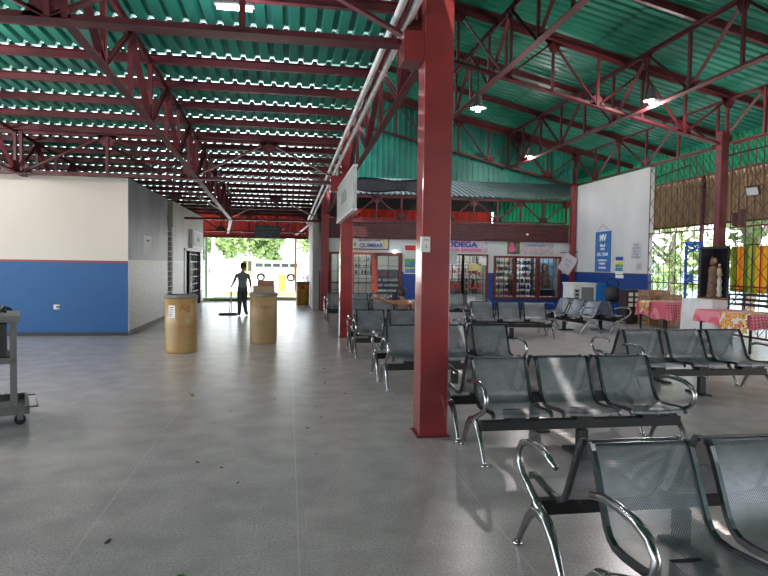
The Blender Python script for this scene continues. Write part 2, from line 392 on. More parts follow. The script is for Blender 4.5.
# side skirt of green sheets and the brown sheet curtain below it
b = MB(); d = V((.55, 0, -.85))
b.sheet((12.5, -12, zr(12.5)), d, 1.0, (0, 1, 0), 40.2, (.85, 0, .55), .2, .04)
sk = struct(b.obj('trim_1', tealg, solid=.002))
b = MB().sheet((13.15, -4, 4.62), (0.02, 0, -1), 1.62, (0, 1, 0), 30, (1, 0, 0), .16, .05)
aw = thing('awning', 'rusty brown ribbed sheet hanging outside behind the steel lattice', 'awning', (0, 0, 0))
b.obj('sheet', brownsh, aw, solid=.003)
MB().bar((13.1, -4, 4.58), (13.1, 26, 4.58), .07).obj('rail', maroon, aw); MB().bar((13.12, -4, 3.02), (13.12, 26, 3.02), .06).obj('rail', maroon, aw)
for y in (-1.9, 3.1, 8.2, 13.1, 17.4, 21.9):
    MB().bar((13.05, y, 0), (13.05, y, 4.56), .09).obj('post', maroon, aw)
# gable
b = MB(); n = 46
for i in range(n):
    x = 1.3+i*.2; p = [(x, 0), (x+.11, 0), (x+.13, .035), (x+.18, .035), (x+.2, 0)]
    for (a0, o0), (a1, o1) in zip(p[:-1], p[1:]):
        b.add([(a0, 21.25-o0, 4.68), (a1, 21.25-o1, 4.68), (a1, 21.25-o1, zr(a1)), (a0, 21.25-o0, zr(a0))], [(0, 1, 2, 3)])
struct(b.obj('wall_gable', teal, solid=.002))
struct(MB().box((-14, -12.2, 0), (13.3, -12, 8.3)).obj('wall_added_light_block', whitew))  # unseen wall added to cut the light coming from behind the camera
struct(MB().sheet((1.22, -12, 4.75), (0, 0, 1), 3.25, (0, 1, 0), 30.2, (1, 0, 0), .2, .04).obj('wall_clerestory', teal, solid=.002))
# outer lean-to roof behind shops
b = MB().sheet((1.0, 21.4, 4.12), (0, 1, .30), 5.6, (1, 0, 0), 13, (0, 0, 1), .2, .05)
struct(b.obj('ceiling_back', greysh, solid=.002))
struct(MB().bar((1.0, 21.3, 4.02), (RX, 21.3, 4.02), .10).obj('trim_2', maroon))
struct(MB().sheet((2.6, 26.5, 3.0), (0, 0, 1), 1.1, (1, 0, 0), 6.6, (0, -1, 0), .3, .03).obj('wall_back_red_sheet', redsh, solid=.002))
struct(MB().box((1.0, 26.4, 0), (14, 26.5, 3.05))  .box((1.0, 26.4, 4.05), (10.2, 26.5, 5.9)).box((10.2, 26.4, 4.8), (14, 26.5, 5.9)).box((1.0, 26.4, 3.0), (2.7, 26.5, 4.1)).obj('wall_behind_shops', mat('dim_grey_wall', (.10, .09, .09), .8)))
struct(MB().box((1.0, 21.4, 3.1), (1.06, 26.4, 5.9)).obj('wall_shop_side_upper', darkst))
tp = MB().grid(lambda u, v: (1.5+3.6*u, 21.31+.02*math.sin(u*23), 4.20+.46*v+.04*math.sin(u*11+v*4)), 30, 6).obj('tarpaulin', tarp, smooth=True, solid=.004); tag(tp, 'crumpled black tarpaulin hanging under the green gable, left part', 'tarpaulin')
struct(MB().sheet((9.2, 26.3, 3.0), (0, 0, 1), 1.9, (1, 0, 0), 4.8, (0, -1, 0), .2, .04).obj('wall_back_green_sheet', tealg, solid=.002))
# red fascia at the far end
fz = MB().sheet((-13.6, 27.0, 2.72), (0, 0, 1), 1.25, (1, 0, 0), 15.2, (0, -1, 0), .25, .03)
fa = struct(fz.obj('wall_far_fascia', redfas, solid=.003))
struct(MB().box((-13.6, 25.9, 3.72), (1.6, 27.0, 3.76)).obj('ceiling_far_eave', redfas))
MB().bar((-13.6, 26.95, 2.72), (1.6, 26.95, 2.72), .10).obj('edge_beam', maroon, fa)

# ================================================================== COLUMNS
def column(x, y, h, label, name='steel_column', w=.27, plate=True, m=redcol, g=None):
    t = thing(name, label, 'column', (x, y, 0), 0, g)
    MB().box((-w/2, -w/2, 0), (w/2, w/2, h)).obj('shaft', m, t, bevel=.008)
    if plate: MB().box((-w/2-.02, -w/2-.02, 0), (w/2+.02, w/2+.02, .015)).obj('base_plate', maroon, t)
    return t
c1 = column(1.345, 5.52, 6.6, 'large red square column in the foreground beside the three-seat benches')
MB().box((-.33, -.12, 3.45), (-.135, .12, 3.72)).obj('bracket', redcol, c1, bevel=.005)
pp = MB().box((-.134, -.139, 1.72), (-.06, -.1365, 1.86)).box((-.139, -.139, 1.72), (-.1365, -.08, 1.86)).obj('notice', whitep, c1); pp['label'] = 'small white paper notice'
text('AVISO', .018, blackink, c1, (-.097, -.141, 1.83)); text('1', .05, blackink, c1, (-.097, -.141, 1.77))
c2 = column(1.25, 13.1, 6.6, 'red square column halfway down the hall, next to the hanging white sign')
MB().box((-.36, -.12, 3.16), (-.135, .12, 3.5)).obj('bracket', redcol, c2, bevel=.005)
column(1.22, 20.55, 6.6, 'red column at the left corner of the shopfronts')
column(1.3, -2.0, 6.6, 'red column behind the camera position')
column(10.3, 13.1, 4.9, 'dark red column standing in the steel lattice on the right', w=.2, m=maroon)
column(10.32, 20.75, 4.6, 'slim red column between shopfronts and white side wall', w=.16)
column(.40, 33.5, 3.9, 'red post standing outside behind the parked cars', w=.13, m=maroon)

# ================================================================== TRUSSES
def truss(label, p0, p1, h, n, loc0=True, g='roof trusses', cw=.06, first=0, vert=True, top=None):
    """p0,p1 = ends of the bottom chord; top chord at height h above"""
    p0 = V(p0); p1 = V(p1); t = thing('roof_truss', label, 'truss', p0, 0, None)
    d = p1-p0; H = V((0, 0, h)); side = V((d.y, -d.x, 0)).normalized()
    MB().angle((0, 0, 0), d, cw, .012).obj('bottom_chord', maroon, t)
    MB().sweep([(x, -y) for x, y in [(-cw, -cw/2), (cw, -cw/2), (cw, -cw/2+.012), (.012, -cw/2+.012), (.012, cw/2), (-.012, cw/2), (-.012, -cw/2+.012), (-cw, -cw/2+.012)]][::-1], H, d+H).obj('top_chord', maroon, t)
    for i in range(n+1):
        q = d*(i/n)
        if vert: MB().bar(q, q+H, .055, .065).obj('vertical', maroon, t)
        if i < n:
            a, bq = (q, d*((i+1)/n)+H) if i % 2 else (q+H, d*((i+1)/n))
            MB().angle(a, bq, .042, .012).obj('diagonal', maroon, t)
    # gusset plates at the nodes
    for i in range(0, n+1):
        q = d*(i/n); up_ = i % 2 == 0; e = d.normalized()*.2; c = q+(H if up_ else V((0, 0, 0))); sgn = -1 if up_ else 1
        MB().prism([c-e-side*.012, c+e-side*.012, c+e*.45+V((0, 0, .22*sgn))-side*.012, c-e*.45+V((0, 0, .22*sgn))-side*.012], side*.024).obj('gusset', maroon, t)
    return t
for y, lab in ((-1.9, 'behind the camera'), (5.6, 'nearest the camera'), (13.1, 'above the front of the cream and blue building'), (20.6, 'above the doorway end of the hall')):
    z = 3.67-.042*(y-5.6)
    truss('maroon cross truss of the left bay, ' + lab, (-13.4, y, z), (1.2, y, z), .80, 9, cw=.075)
for y, lab in ((-1.9, 'behind the camera'), (5.6, 'nearest the camera'), (13.1, 'running from the halfway column to the lattice column'), (20.75, 'in front of the green gable')):
    truss('sloping right bay cross truss ' + lab, (1.45, y, zr(1.45)-1.33), (10.4, y, zr(10.4)-1.33), 1.12, 8, cw=.085)
for x, lab in ((-1.9, 'just left of the walkway'), (-5.4, 'over the cream and blue building')):
    y0, y1 = 5.6, 20.6
    truss('maroon lengthwise truss under the left roof, ' + lab, (x, y0, 3.67), (x, y1, 3.04), .80, 14, cw=.05)
truss('maroon lengthwise truss linking the row of red columns', (1.3, 5.7, 3.62), (1.3, 20.4, 3.30), .85, 10, cw=.05)
for x, lab in ((4.6, 'left of the bright lamps'), (7.75, 'carrying the two bright lamps')):
    truss('maroon lengthwise truss in the right bay, ' + lab, (x, 1.0, zr(x)-1.38), (x, 20.7, zr(x)-1.38), 1.15, 14, cw=.08)
truss('maroon lengthwise truss on top of the white right wall', (10.42, 3.0, 4.62), (10.42, 20.9, 4.62), 1.05, 12, cw=.05)
truss('low red truss across the opening above the shop shutters', (1.3, 21.08, 3.22), (10.2, 21.08, 3.22), .78, 10, cw=.05)
truss('maroon cross truss just inside the red fascia of the far exit', (-13.0, 25.3, 2.88), (.7, 25.3, 2.88), .78, 12, cw=.06)
for (a, bq, lab) in (((-1.9, 20.6, 3.04), (-2.6, 26.9, 2.85), 'left'), ((.9, 20.6, 3.1), (.3, 26.9, 2.85), 'right')):
    tag(MB().angle(a, bq, .05, .012).obj('roof_brace', maroon), 'thin brace rod under the far roof, %s one' % lab, 'brace')
tag(MB().angle((-3.6, 13.1, 3.95), (-1.95, 20.4, 3.2), .04, .012).obj('roof_brace', maroon), 'slanting brace above the side wall of the left building', 'brace')
for (a, bq, lab) in (((10.3, 13.1, 4.3), (12.6, 13.1, 4.9), 'under the green eave at the lattice column'), ((10.5, 17.4, 4.1), (12.6, 17.4, 4.9), 'under the green eave behind the white wall end')):
    tag(MB().angle(a, bq, .04, .01).obj('roof_brace', maroon), 'short steel strut ' + lab, 'brace')

# conduits
for dx, lab in ((0, 'right'), (-.125, 'left')):
    x = 1.09+dx
    tag(MB().tube([(x-.02*(y-5.6)*.55, y, 3.87-.030*(y-5.6)) for y in (-2, 2, 5.6, 9, 13, 17, 20.6, 25)], .034, 10).obj('conduit_pipe', galv, smooth=True),
        'long white pipe running under the roof edge, %s of the pair' % lab, 'pipe')

# lamps
def lamp(x, y, z, ztop, label, e=60, n='roof_or_fill_lamp'):
    t = thing(n, label, 'lamp', (x, y, z))
    MB().tube([(0, 0, .22), (0, 0, ztop-z)], .012, 6).obj('stem', darkst, t)
    MB().lathe([(.05, .30), (.07, .28), (.08, .18), (.10, .10), (.17, .02), (.168, .015), (.095, .09), (.04, .12)], n=20).obj('reflector', gcart, t, smooth=True)
    MB().lathe([(.02, .10), (.045, .06), (.055, 0), (.045, -.05), (.01, -.07)], n=14).obj('bulb', lampm if e else whitep, t, smooth=True)
    if e:
        ld = bpy.data.lights.new('bulb_light', 'POINT'); ld.energy = e; ld.shadow_soft_size = .08; ld.color = (1, .93, .9)
        lo = bpy.data.objects.new('bulb_light', ld); COL.objects.link(lo); lo.parent = t; lo.location = (0, 0, -.16)
    return t
lamp(7.7, 12.0, 5.18, 5.35, 'bright lamp hanging high right, nearer of the two lit ones', 280)
for x_, y_, z_, zt, lb in ((7.7, 5.2, 5.2, 5.35, 'added fill lamp over the near right benches, above the picture'), (7.7, -3, 5.2, 5.35, 'added fill lamp at the right behind the camera'), (4.2, .2, 5.8, 6.2, 'added fill lamp above the camera in the right bay'), (-4.6, 7.6, 4.0, 4.4, 'added fill lamp in the left bay above the picture'), (-6.8, 10.6, 3.8, 4.3, 'added fill lamp in front of the blue and cream wall, outside the picture')): lamp(x_, y_, z_, zt, lb, 25 if x_ > 0 else 150)  # unseen fill lamps, added to raise the interior light
lamp(7.7, 18.6, 5.14, 5.33, 'bright lamp hanging below truss in front of green gable', 110)
lamp(3.95, 12.4, 4.92, 5.98, 'dome lamp with a small bright bulb right of the big red column', 60)
t = thing('tube_light', 'fluorescent tube light at the top left edge of the hall', 'lamp', (-.55, 6.3, 4.15))
MB().box((-.2, -.04, .02), (.2, .04, .06)).obj('housing', gcart, t, bevel=.01)
MB().tube([(-.17, 0, 0), (.17, 0, 0)], .018, 10).obj('tube', lampm, t)
MB().tube([(0, 0, .06), (0, 0, .32)], .01, 6).obj('stem', darkst, t)
ld = bpy.data.lights.new('tube_glow', 'POINT'); ld.energy = 60; ld.shadow_soft_size = .1; ld.color = (.8, .88, 1)
lo = bpy.data.objects.new('tube_glow', ld); COL.objects.link(lo); lo.parent = t; lo.location = (0, 0, -.12)

# ================================================================== SEAT BENCHES
PIT = .598; SW = .492
prof = [(-.648, .388), (-.656, .396), (-.650, .410), (-.625, .420), (-.56, .418), (-.46, .405), (-.36, .397), (-.29, .402), (-.245, .425), (-.215, .465), (-.185, .53), (-.15, .61), (-.115, .69), (-.08, .755), (-.062, .775), (-.045, .775)]
def shell():
    b = MB(); ns = 8; uvs = []; s = 0; L = [0]
    for (a, z), (a2, z2) in zip(prof[:-1], prof[1:]): s += math.hypot(a2-a, z2-z); L.append(s)
    for i, (yy, z) in enumerate(prof):
        for j in range(ns+1):
            x = -SW/2+.012+(SW-.024)*j/ns; q = 1-(2*j/ns-1)**2
            b.v.append((x, yy+(.012*q if z > .45 else 0), z-(.008*q if z < .43 else 0))); uvs.append((x, L[i]))
    for i in range(len(prof)-1):
        for j in range(ns): b.f.append((i*(ns+1)+j, i*(ns+1)+j+1, (i+1)*(ns+1)+j+1, (i+1)*(ns+1)+j))
    return b, uvs
def make_bench(n=3):
    t = thing('waiting_bench', '', 'bench')
    xs = [(i-(n-1)/2)*PIT for i in range(n)]; W = n*PIT
    sb, uvs = shell(); first = None
    for x in xs:
        if first is None:
            first = sb.obj('seat', perf, t, smooth=True, uvs=uvs); first.location.x = x
            rb = MB()
            for sx_ in (-1, 1):
                pr = [V((sx_*SW/2, a, z)) for a, z in prof]
                nv = []
                for i, p in enumerate(pr):   # flat steel edging strip
                    q0 = pr[max(i-1, 0)]; q1 = pr[min(i+1, len(pr)-1)]; dd = (q1-q0).normalized(); nn = V((0, -dd.z, dd.y))
                    nv += [p+nn*.014+V((-.011, 0, 0)), p+nn*.014+V((.011, 0, 0)), p-nn*.016+V((.011, 0, 0)), p-nn*.016+V((-.011, 0, 0))]
                k = len(pr); fs = [(i*4+j, i*4+(j+1) % 4, i*4+4+(j+1) % 4, i*4+4+j) for i in range(k-1) for j in range(4)]
                fs += [(3, 2, 1, 0), (k*4-4, k*4-3, k*4-2, k*4-1)]; rb.add(nv, fs)
            rb.tube([(-SW/2, -.05, .775), (SW/2, -.05, .775)], .009, 6)
            rl = rb.obj('seat_rail', railm, first)
            MB().box((-.07, -.54, .32), (.07, -.40, .395)).obj('seat_bracket', darkst, first)
        else:
            c = first.copy(); COL.objects.link(c); c.parent = t; c.location.x = x
            for ch in first.children: g = ch.copy(); COL.objects.link(g); g.parent = c
    MB().box((-W/2+.0, -.53, .245), (W/2-.0, -.46, .325)).obj('beam', darkst, t, bevel=.006)
    MB().box((-.045, -.525, .02), (.045, -.465, .23)).box((-.06, -.62, 0), (.06, -.25, .022)).obj('centre_post', darkst, t, bevel=.004)
    for s in (-1, 1):
        x = s*(W/2+.015)
        arm = [(-.20, .600), (-.30, .628), (-.42, .636), (-.54, .628), (-.63, .600), (-.675, .545), (-.665, .48), (-.61, .425), (-.52, .385), (-.43, .345), (-.36, .31)]
        MB().tube([(x, a, z) for a, z in arm], [.017, .019, .021, .021, .020, .019, .019, .019, .020, .023, .026], 10).obj('armrest', chrome, t, smooth=True)
        lg = [(-.665, .012), (-.655, .03), (-.60, .11), (-.52, .22), (-.44, .285), (-.36, .305), (-.28, .285), (-.20, .22), (-.12, .11), (-.075, .03), (-.065, .012)]
        MB().tube([(x, a, z) for a, z in lg], [.017, .016, .019, .024, .029, .034, .029, .024, .019, .016, .017], 10).lathe([(.03, 0), (.032, .01), (.02, .022)], (x, -.668, 0), 12).lathe([(.03, 0), (.032, .01), (.02, .022)], (x, -.062, 0), 12).obj('leg', chrome, t, smooth=True)
    return t
b3 = make_bench(3); b2 = make_bench(2); used = set()
def bench(x, y, rz, label, group, n=3):
    src = b3 if n == 3 else b2
    o = src if n not in used else copytree(src)
    used.add(n); o.location = (x, y, 0); o.rotation_euler = (0, 0, rz); o['label'] = label; o['category'] = 'bench'; o['group'] = group
    return o
GL, GR = 'steel benches in the column row', 'steel benches on the right side'
rows = [(2.235, 2.62, 'nearest the camera in the bottom right corner'), (2.47, 5.20, 'right behind the big red column'), (2.16, 8.05, 'second row beyond the big red column'),
        (2.06, 10.75, 'row holding the seated person'), (2.22, 14.1, 'row just beyond the seated person'), (1.98, 16.9, 'farthest row before the left shop')]
for x, y, lab in rows:
    bench(x, y, 0, 'perforated steel bench facing the camera, ' + lab, GL)
    bench(x+(.0 if y < 3 else -.02), y-.045, math.pi, 'perforated steel bench facing the shops, ' + lab, GL)
bench(5.22, 7.35, rad(-1), 'perforated steel bench facing camera at right edge, before the tables', GR)
bench(5.22, 7.31, math.pi-rad(1), 'perforated steel bench facing shops at right edge, before the tables', GR)
bench(5.0, 13.2, rad(-8), 'pale steel three-seat bench facing camera in mid hall right of column', GR)
bench(5.0, 13.16, math.pi-rad(8), 'steel bench facing shops, back to back with mid hall one', GR)
bench(5.2, 17.3, rad(-6), 'two-seat steel bench in front of the red-lettered shop door', GR, 2)
bench(7.42, 14.35, rad(-82), 'steel bench turned sideways showing its three seats, by display window', GR)
bench(7.50, 14.33, rad(98), 'steel bench turned sideways facing the blue wall, armrest ring showing', GR)

# ================================================================== LEFT SIDE
# outlet, door, AC panel, notice
t = thing('wall_socket', 'small dark socket hole on the blue left wall', 'socket', (-4.8, 13.55, .61))
MB().box((-.07, -.012, -.05), (.05, 0, .05)).obj('plate', whitep, t, bevel=.003); MB().lathe([(.035, -.01), (.035, .02)], (.015, -.02, 0), 12).obj('plug', darkpl, t)
t = thing('paper_notice', 'white paper notice taped to grey upper side wall', 'notice', (LX, 15.35, 2.0))
MB().box((0, -.45, -.22), (.006, .45, .22)).obj('sheet', whitep, t)
text('HORARIOS', .07, mat('faint_print', (.4, .42, .42), .7, var=0), t, (.008, 0, .10), (rad(90), 0, rad(90)))
t = thing('wall_grille', 'narrow chipped white lattice ladder in the side wall recess', 'grille', (LX-.02, 18.17, 0))
MB().box((-.2, -.40, .25), (-.17, .40, 2.65)).obj('backing', mat('chipped_white_board', (.72, .71, .68), .7, var=.25, scale=9), t)
for yy in (-.38, .36): MB().bar((0, yy, .2), (0, yy, 2.6), .05).obj('stile', whitep, t)
for i in range(16): MB().bar((0, -.38, .3+i*.145), (0, .36, .3+i*.145), .03, .02).obj('rung', whitep, t)
dr1 = struct(thing('door_1', '', 'door', (LX-.06, 20.5, 0)))
for k_ in ('label', 'category'): del dr1[k_]
MB().box((-.05, 0, 0), (.08, .12, 2.05)).box((-.05, 1.2, 0), (.06, 1.32, 2.05)).box((-.05, 3.6, 0), (.08, 3.7, 2.05)).box((-.05, 0, 1.98), (.08, 3.7, 2.05)).obj('door_frame', darkpl, dr1)
MB().box((-.02, .12, 0), (.02, .75, 1.98)).obj('door_leaf', darkpl, dr1)
g_ = MB()
for i in range(7): g_.bar((0, 1.32, .25+i*.27), (0, 3.6, .25+i*.27), .03)
for i in range(4): g_.bar((0, 1.8+i*.55, 0), (0, 1.8+i*.55, 1.98), .03)
g_.obj('door_grille', darkpl, dr1)
MB().box((-.045, 1.32, 0), (-.04, 3.6, 1.98)).obj('door_glass', glass, dr1)
t = thing('wall_panel', 'white panel mounted on wall over the side door', 'panel', (LX, 22.8, 2.4))
MB().box((0, -1.25, -.32), (.12, 1.25, .32)).obj('box', whitep, t, bevel=.02); MB().box((.12, -1.1, -.24), (.13, 1.1, .24)).obj('face', whitew, t)
text('OFICINA', .2, mat('faded_ink', (.4, .42, .44), .7, var=0), t, (.135, 0, 0), (rad(90), 0, rad(90)))

# utility cart at left edge
t = thing('utility_cart', 'grey utility cart on casters at left edge', 'cart', (-3.08, 6.33, 0), rad(23))
MB().box((-.62, -.34, .115), (.52, .34, .125)).box((-.62, -.36, .115), (.52, -.33, .19)).box((-.62, .33, .115), (.52, .36, .19)).box((.5, -.36, .115), (.53, .36, .19)).obj('base_tray', gcart, t, bevel=.004)
for x in (-.55, .40):
    for y in (-.28, .28): MB().box((x-.03, y-.03, .12), (x+.03, y+.03, 1.02)).obj('upright', gcart, t, bevel=.005)
MB().box((-.6, -.33, 1.0), (.46, .33, 1.06)).obj('top', gcart, t, bevel=.008)
MB().box((-.6, -.31, .60), (.43, .31, .66)).obj('shelf', gcart, t, bevel=.006)
MB().box((-.5, -.32, .67), (.35, .27, .99)).obj('drawer', darkpl, t, bevel=.01)
MB().box((-.5, -.28, .20), (.24, .25, .58)).obj('bin', darkpl, t, bevel=.02)
MB().tube([(.53, -.3, .17), (.60, -.3, .17), (.60, .3, .17), (.53, .3, .17)], .010, 6).obj('bumper', gcart, t)
for x in (-.5, .45):
    for y in (-.28, .28):
        c = MB().tube([(x, y-.018, .05), (x, y+.018, .05)], .05, 14).obj('caster', rubber, t); MB().box((x-.025, y-.025, .05), (x+.025, y-.02, .115)).box((x-.025, y+.02, .05), (x+.025, y+.025, .115)).box((x-.03, y-.025, .105), (x+.03, y+.025, .118)).obj('fork', gcart, c)
tag(MB().box((-2.86, 5.80, .1), (-2.60, 5.94, .22), rad(23)).obj('plastic_tub', cream, bevel=.02), 'pale yellow tub on the bottom tray of the cart', 'tub')
pts = []
for i in range(40):
    a = i*.7; pts.append((-2.92+.22*math.sin(a*1.3)+.02*random.random(), 6.27+.13*math.cos(a), 1.08+.06*abs(math.sin(a*2.1))))
t = tag(MB().tube(pts, .014, 6).obj('cable_bundle', darkpl, smooth=True), 'tangle of dark cable lying on top of the cart', 'cable')

# fibre drums
def drum(x, y, r, h, m, label, lid=True, sq=.94):
    t = thing('fibre_drum', label, 'drum', (x, y, 0))
    MB().lathe([(r*.94, 0), (r*.98, .02), (r*.985, .06), (r, .5*h), (r, h-.04)], n=40, sy=sq).obj('body', m, t, smooth=True)
    MB().lathe([(r*1.02, h-.06), (r*1.045, h-.05), (r*1.045, h-.008), (r*1.02, h), (r*.9, h), (r*.88, h-.04)], n=40, sy=sq).obj('rim', gcart if lid else card, t, smooth=True)
    return t
def curved(t, r, a0, a1, z0, z1, m, name, sq=.94, off=.004):
    return MB().grid(lambda u, v: ((r+off)*math.cos(a0+(a1-a0)*u), (r+off)*sq*math.sin(a0+(a1-a0)*u), z0+(z1-z0)*v), 10, 1).obj(name, m, t)
fib = mat('tan_fibreboard', (.44, .27, .10), .38, var=.13, scale=3, coat=.2)
fib2 = mat('pale_tan_fibreboard', (.40, .27, .13), .45, var=.13, scale=3)
fib3 = mat('golden_fibreboard', (.60, .30, .04), .45, var=.13, scale=3)
d1 = drum(-1.87, 11.05, .275, 1.02, fib, 'tan round drum with paper label, left one near the walkway')
curved(d1, .275, rad(232), rad(258), .62, .84, whitep, 'paper_label')
for i, z in enumerate((.80, .76, .72, .68, .65)): curved(d1, .275, rad(234), rad(234+20-i*2), z, z+.012, blackink, 'label_line', off=.006)
def wraptext(t, s, size, m, r, adeg, z, sq=.94):
    w = size*.68
    for i, ch in enumerate(s):
        if ch == ' ': continue
        a = rad(adeg)+i*w/r
        text(ch, size, m, t, ((r+.004)*math.cos(a), (r+.004)*sq*math.sin(a), z), (rad(90), 0, a+rad(90)), bold=.003)
wraptext(d1, 'Ag', .15, fadedred, .275, 283, .80); wraptext(d1, 'ro sur', .05, fadedred, .275, 278, .47)
d2 = drum(-.48, 12.18, .27, 1.0, fib2, 'pale tan round drum with cartons stacked on its top')
wraptext(d2, 'O Agro', .08, fadedred, .27, 243, .74); curved(d2, .27, rad(238), rad(300), .40, .405, fadedred, 'print_line'); curved(d2, .27, rad(225), rad(312), .12, .125, fadedred, 'print_line')
d3 = drum(.56, 23.4, .255, .90, fib3, 'golden drum by the far doorway near the white wall edge')
curved(d3, .255, rad(255), rad(290), .62, .74, redink, 'print_mark')
t = thing('carton', 'flat grey-brown carton, lower one on the pale drum', 'carton', (-.47, 12.17, 1.002)); MB().box((-.21, -.17, 0), (.21, .17, .145)).obj('box', card, t, bevel=.003); MB().box((-.21, -.02, .145), (.21, .02, .1465)).obj('tape', whitep, t)
t = thing('carton', 'small reddish carton, upper one on the pale drum', 'carton', (-.44, 12.18, 1.151), rad(8)); MB().box((-.155, -.12, 0), (.155, .12, .095)).obj('box', mat('red_brown_carton', (.26, .11, .07), .8), t, bevel=.003); MB().box((-.155, -.015, .095), (.155, .015, .0962)).obj('tape', whitep, t)

# ================================================================== SIGNS
t = thing('hanging_sign', 'grey-white board sign hanging edge-on beside halfway column', 'sign', (1.08, 11.5, 0))
MB().box((-.03, -1.6, 2.50), (.03, 1.75, 3.24)).obj('board', signw, t, bevel=.006)
for z0 in (2.5, 3.22): MB().box((-.04, -1.62, z0-.015), (.04, 1.77, z0+.02)).obj('frame_rail', galv, t)
for yy in (-1.4, 1.5): MB().tube([(0, yy, 3.22), (0, yy, 3.75)], .012, 6).obj('hanger', darkst, t)
text('SALIDA', .34, mat('faded_green', (.30, .36, .33), .7, var=0), t, (-.035, .1, 2.88), (rad(90), 0, rad(-90)))
t = thing('hanging_sign', 'dark grey-green board hung across the far exit', 'sign', (-.78, 23.0, 2.77))
MB().box((-.47, -.025, -.22), (.47, .025, .24)).obj('board', mat('dark_sign_green', (.10, .14, .15), .5), t, bevel=.006)
for z, s in ((.12, 'TERMINAL DE PASAJEROS'), (-.02, 'ANDENES  SALIDA'), (-.13, 'BIENVENIDOS')): text(s, .065, mat('grey_ink', (.3, .35, .37), .6, var=0), t, (0, -.03, z))
for xx in (-.4, .4): MB().tube([(xx, 0, .24), (xx, 0, 1.12)], .01, 6).obj('hanger', darkst, t)

# shutters band
b = MB()
for i in range(7): b.box((1.38, 20.86, 2.56+i*.078), (10.22, 20.95, 2.56+i*.078+.062))
b.box((1.38, 20.9, 2.5), (10.22, 20.99, 3.12))
sh = thing('roller_shutter', 'dark maroon slatted shutter band over the shopfronts', 'shutter', (0, 0, 0)); b.obj('slats', mat('maroon_shutter_paint', (.10, .022, .025), .45, var=.2), sh, bevel=.006)
MB().box((1.38, 20.82, 3.08), (10.22, 21.0, 3.15)).obj('housing', maroon, sh)
for x in (5.25, 8.6):
    MB().lathe([(.02, 0), (.045, .03), (.045, .06), (.02, .09)], (x, 20.82, 2.72), 12).obj('lock', galv, sh)

# ================================================================== SHOPS
def signboard(name, label, x0, x1, z0, z1, m, frame=None, yy=20.985):
    t = thing(name, label, 'sign', ((x0+x1)/2, yy, (z0+z1)/2)); w2 = (x1-x0)/2; h2 = (z1-z0)/2
    MB().box((-w2, -.012, -h2), (w2, .014, h2)).obj('board', m, t)
    if frame:
        MB().box((-w2, -.025, h2-.03), (w2, .012, h2)).box((-w2, -.025, -h2), (w2, .012, -h2+.03)).box((-w2, -.025, -h2), (-w2+.03, .012, h2)).box((w2-.03, -.025, -h2), (w2, .012, h2)).obj('frame', frame, t)
    return t
t = signboard('shop_sign', 'cream sign with blue lettering above the left shop door', 2.2, 3.52, 2.12, 2.56, mat('cream_sign', (.66, .64, .54), .5, var=.08), darkst)
text('HELADOS Y CAFE', .10, blueink, t, (-.05, -.018, .10), bold=.002); text('QUIMBAR', .19, blueink, t, (.02, -.018, -.08), bold=.004)
MB().lathe([(.0, -.10), (.03, -.09), (.012, -.05), (.06, .02), (.06, .09)], (.5, -.02, 0), 10, sy=.2).obj('cup_emblem', yellow, t); MB().lathe([(.0, -.09), (.05, -.04), (.03, .03), (.01, .08)], (-.56, -.02, -.03), 10, sy=.2).obj('leaf_emblem', green_, t)
t = signboard('shop_sign', 'blue and pink lettered sign above the red-lettered doors', 5.12, 7.15, 2.08, 2.54, mat('pale_pink_sign', (.62, .55, .62), .5, var=.2, scale=4))
text('BODEGA', .25, blueink, t, (-.04, -.016, .04), sx=1.30, bold=.010); text('DULCES  REFRESCOS', .12, pinkr, t, (.1, -.016, -.15), sx=1.2, bold=.008); text('LA GRAN', .08, pinkr, t, (.1, -.016, .19), sx=1.6, bold=.006)
t = signboard('shop_sign', 'faded pink and white sign above the display windows', 7.9, 9.7, 2.05, 2.56, mat('faded_white_sign', (.56, .54, .54), .5, var=.15, scale=6))
MB().box((-.9, -.016, -.25), (-.42, -.011, .25)).obj('picture', mat('olive_picture', (.20, .22, .10), .6, var=.4, scale=7), t); MB().lathe([(.02, -.2), (.12, -.15), (.1, .0), (.06, .05), (.07, .14), (.02, .18)], (-.72, -.02, 0), 12, sy=.1).obj('picture_shape', pinkr, t)
text('Novedades', .15, lblue, t, (.22, -.016, .08), bold=.003); text('JUGUETERIA', .18, mat('faded_pink', (.62, .34, .42), .6, var=0), t, (.22, -.016, -.12), bold=.004)
# posters on the pier
t = signboard('wall_poster', 'tall poster with blue and green pictures on the pier by shop door', 4.07, 4.50, 1.28, 2.35, whitep)
for z0, z1, m in ((.30, .48, redink), (-.02, .28, whitew), (-.14, .0, green_), (-.30, -.14, lblue), (-.36, -.30, yellow), (-.50, -.36, lblue)): MB().box((-.19, -.018, z0), (.19, -.012, z1)).obj('picture', m, t)
# shopfront joinery
def rectframe(b, x0, x1, z0, z1, y0=20.94, y1=21.06, w=.08):
    b.box((x0, y0, z0), (x0+w, y1, z1)).box((x1-w, y0, z0), (x1, y1, z1)).box((x0+w, y0, z0), (x1-w, y1, z0+w)).box((x0+w, y0, z1-w), (x1-w, y1, z1))
def window(n, x0, x1, z0, z1, bars=(), hb=(), w=.08):
    b = MB(); rectframe(b, x0, x1, z0, z1, w=w); o = struct(b.obj('window_%d' % n, redframe, bevel=.004))
    g = MB()
    for x in bars: g.bar((x, 20.98, z0), (x, 20.98, z1), .018)
    for z in hb: g.bar((x0, 20.98, z), (x1, 20.98, z), .016)
    if bars or hb: g.obj('window_grille', darkst, o)
    MB().box((x0+w, 21.02, z0+w), (x1-w, 21.026, z1-w)).obj('window_glass', glass, o)
    return o
window(1, 1.42, 2.2, .05, 2.02, (1.7, 1.95), (.7, 1.35))
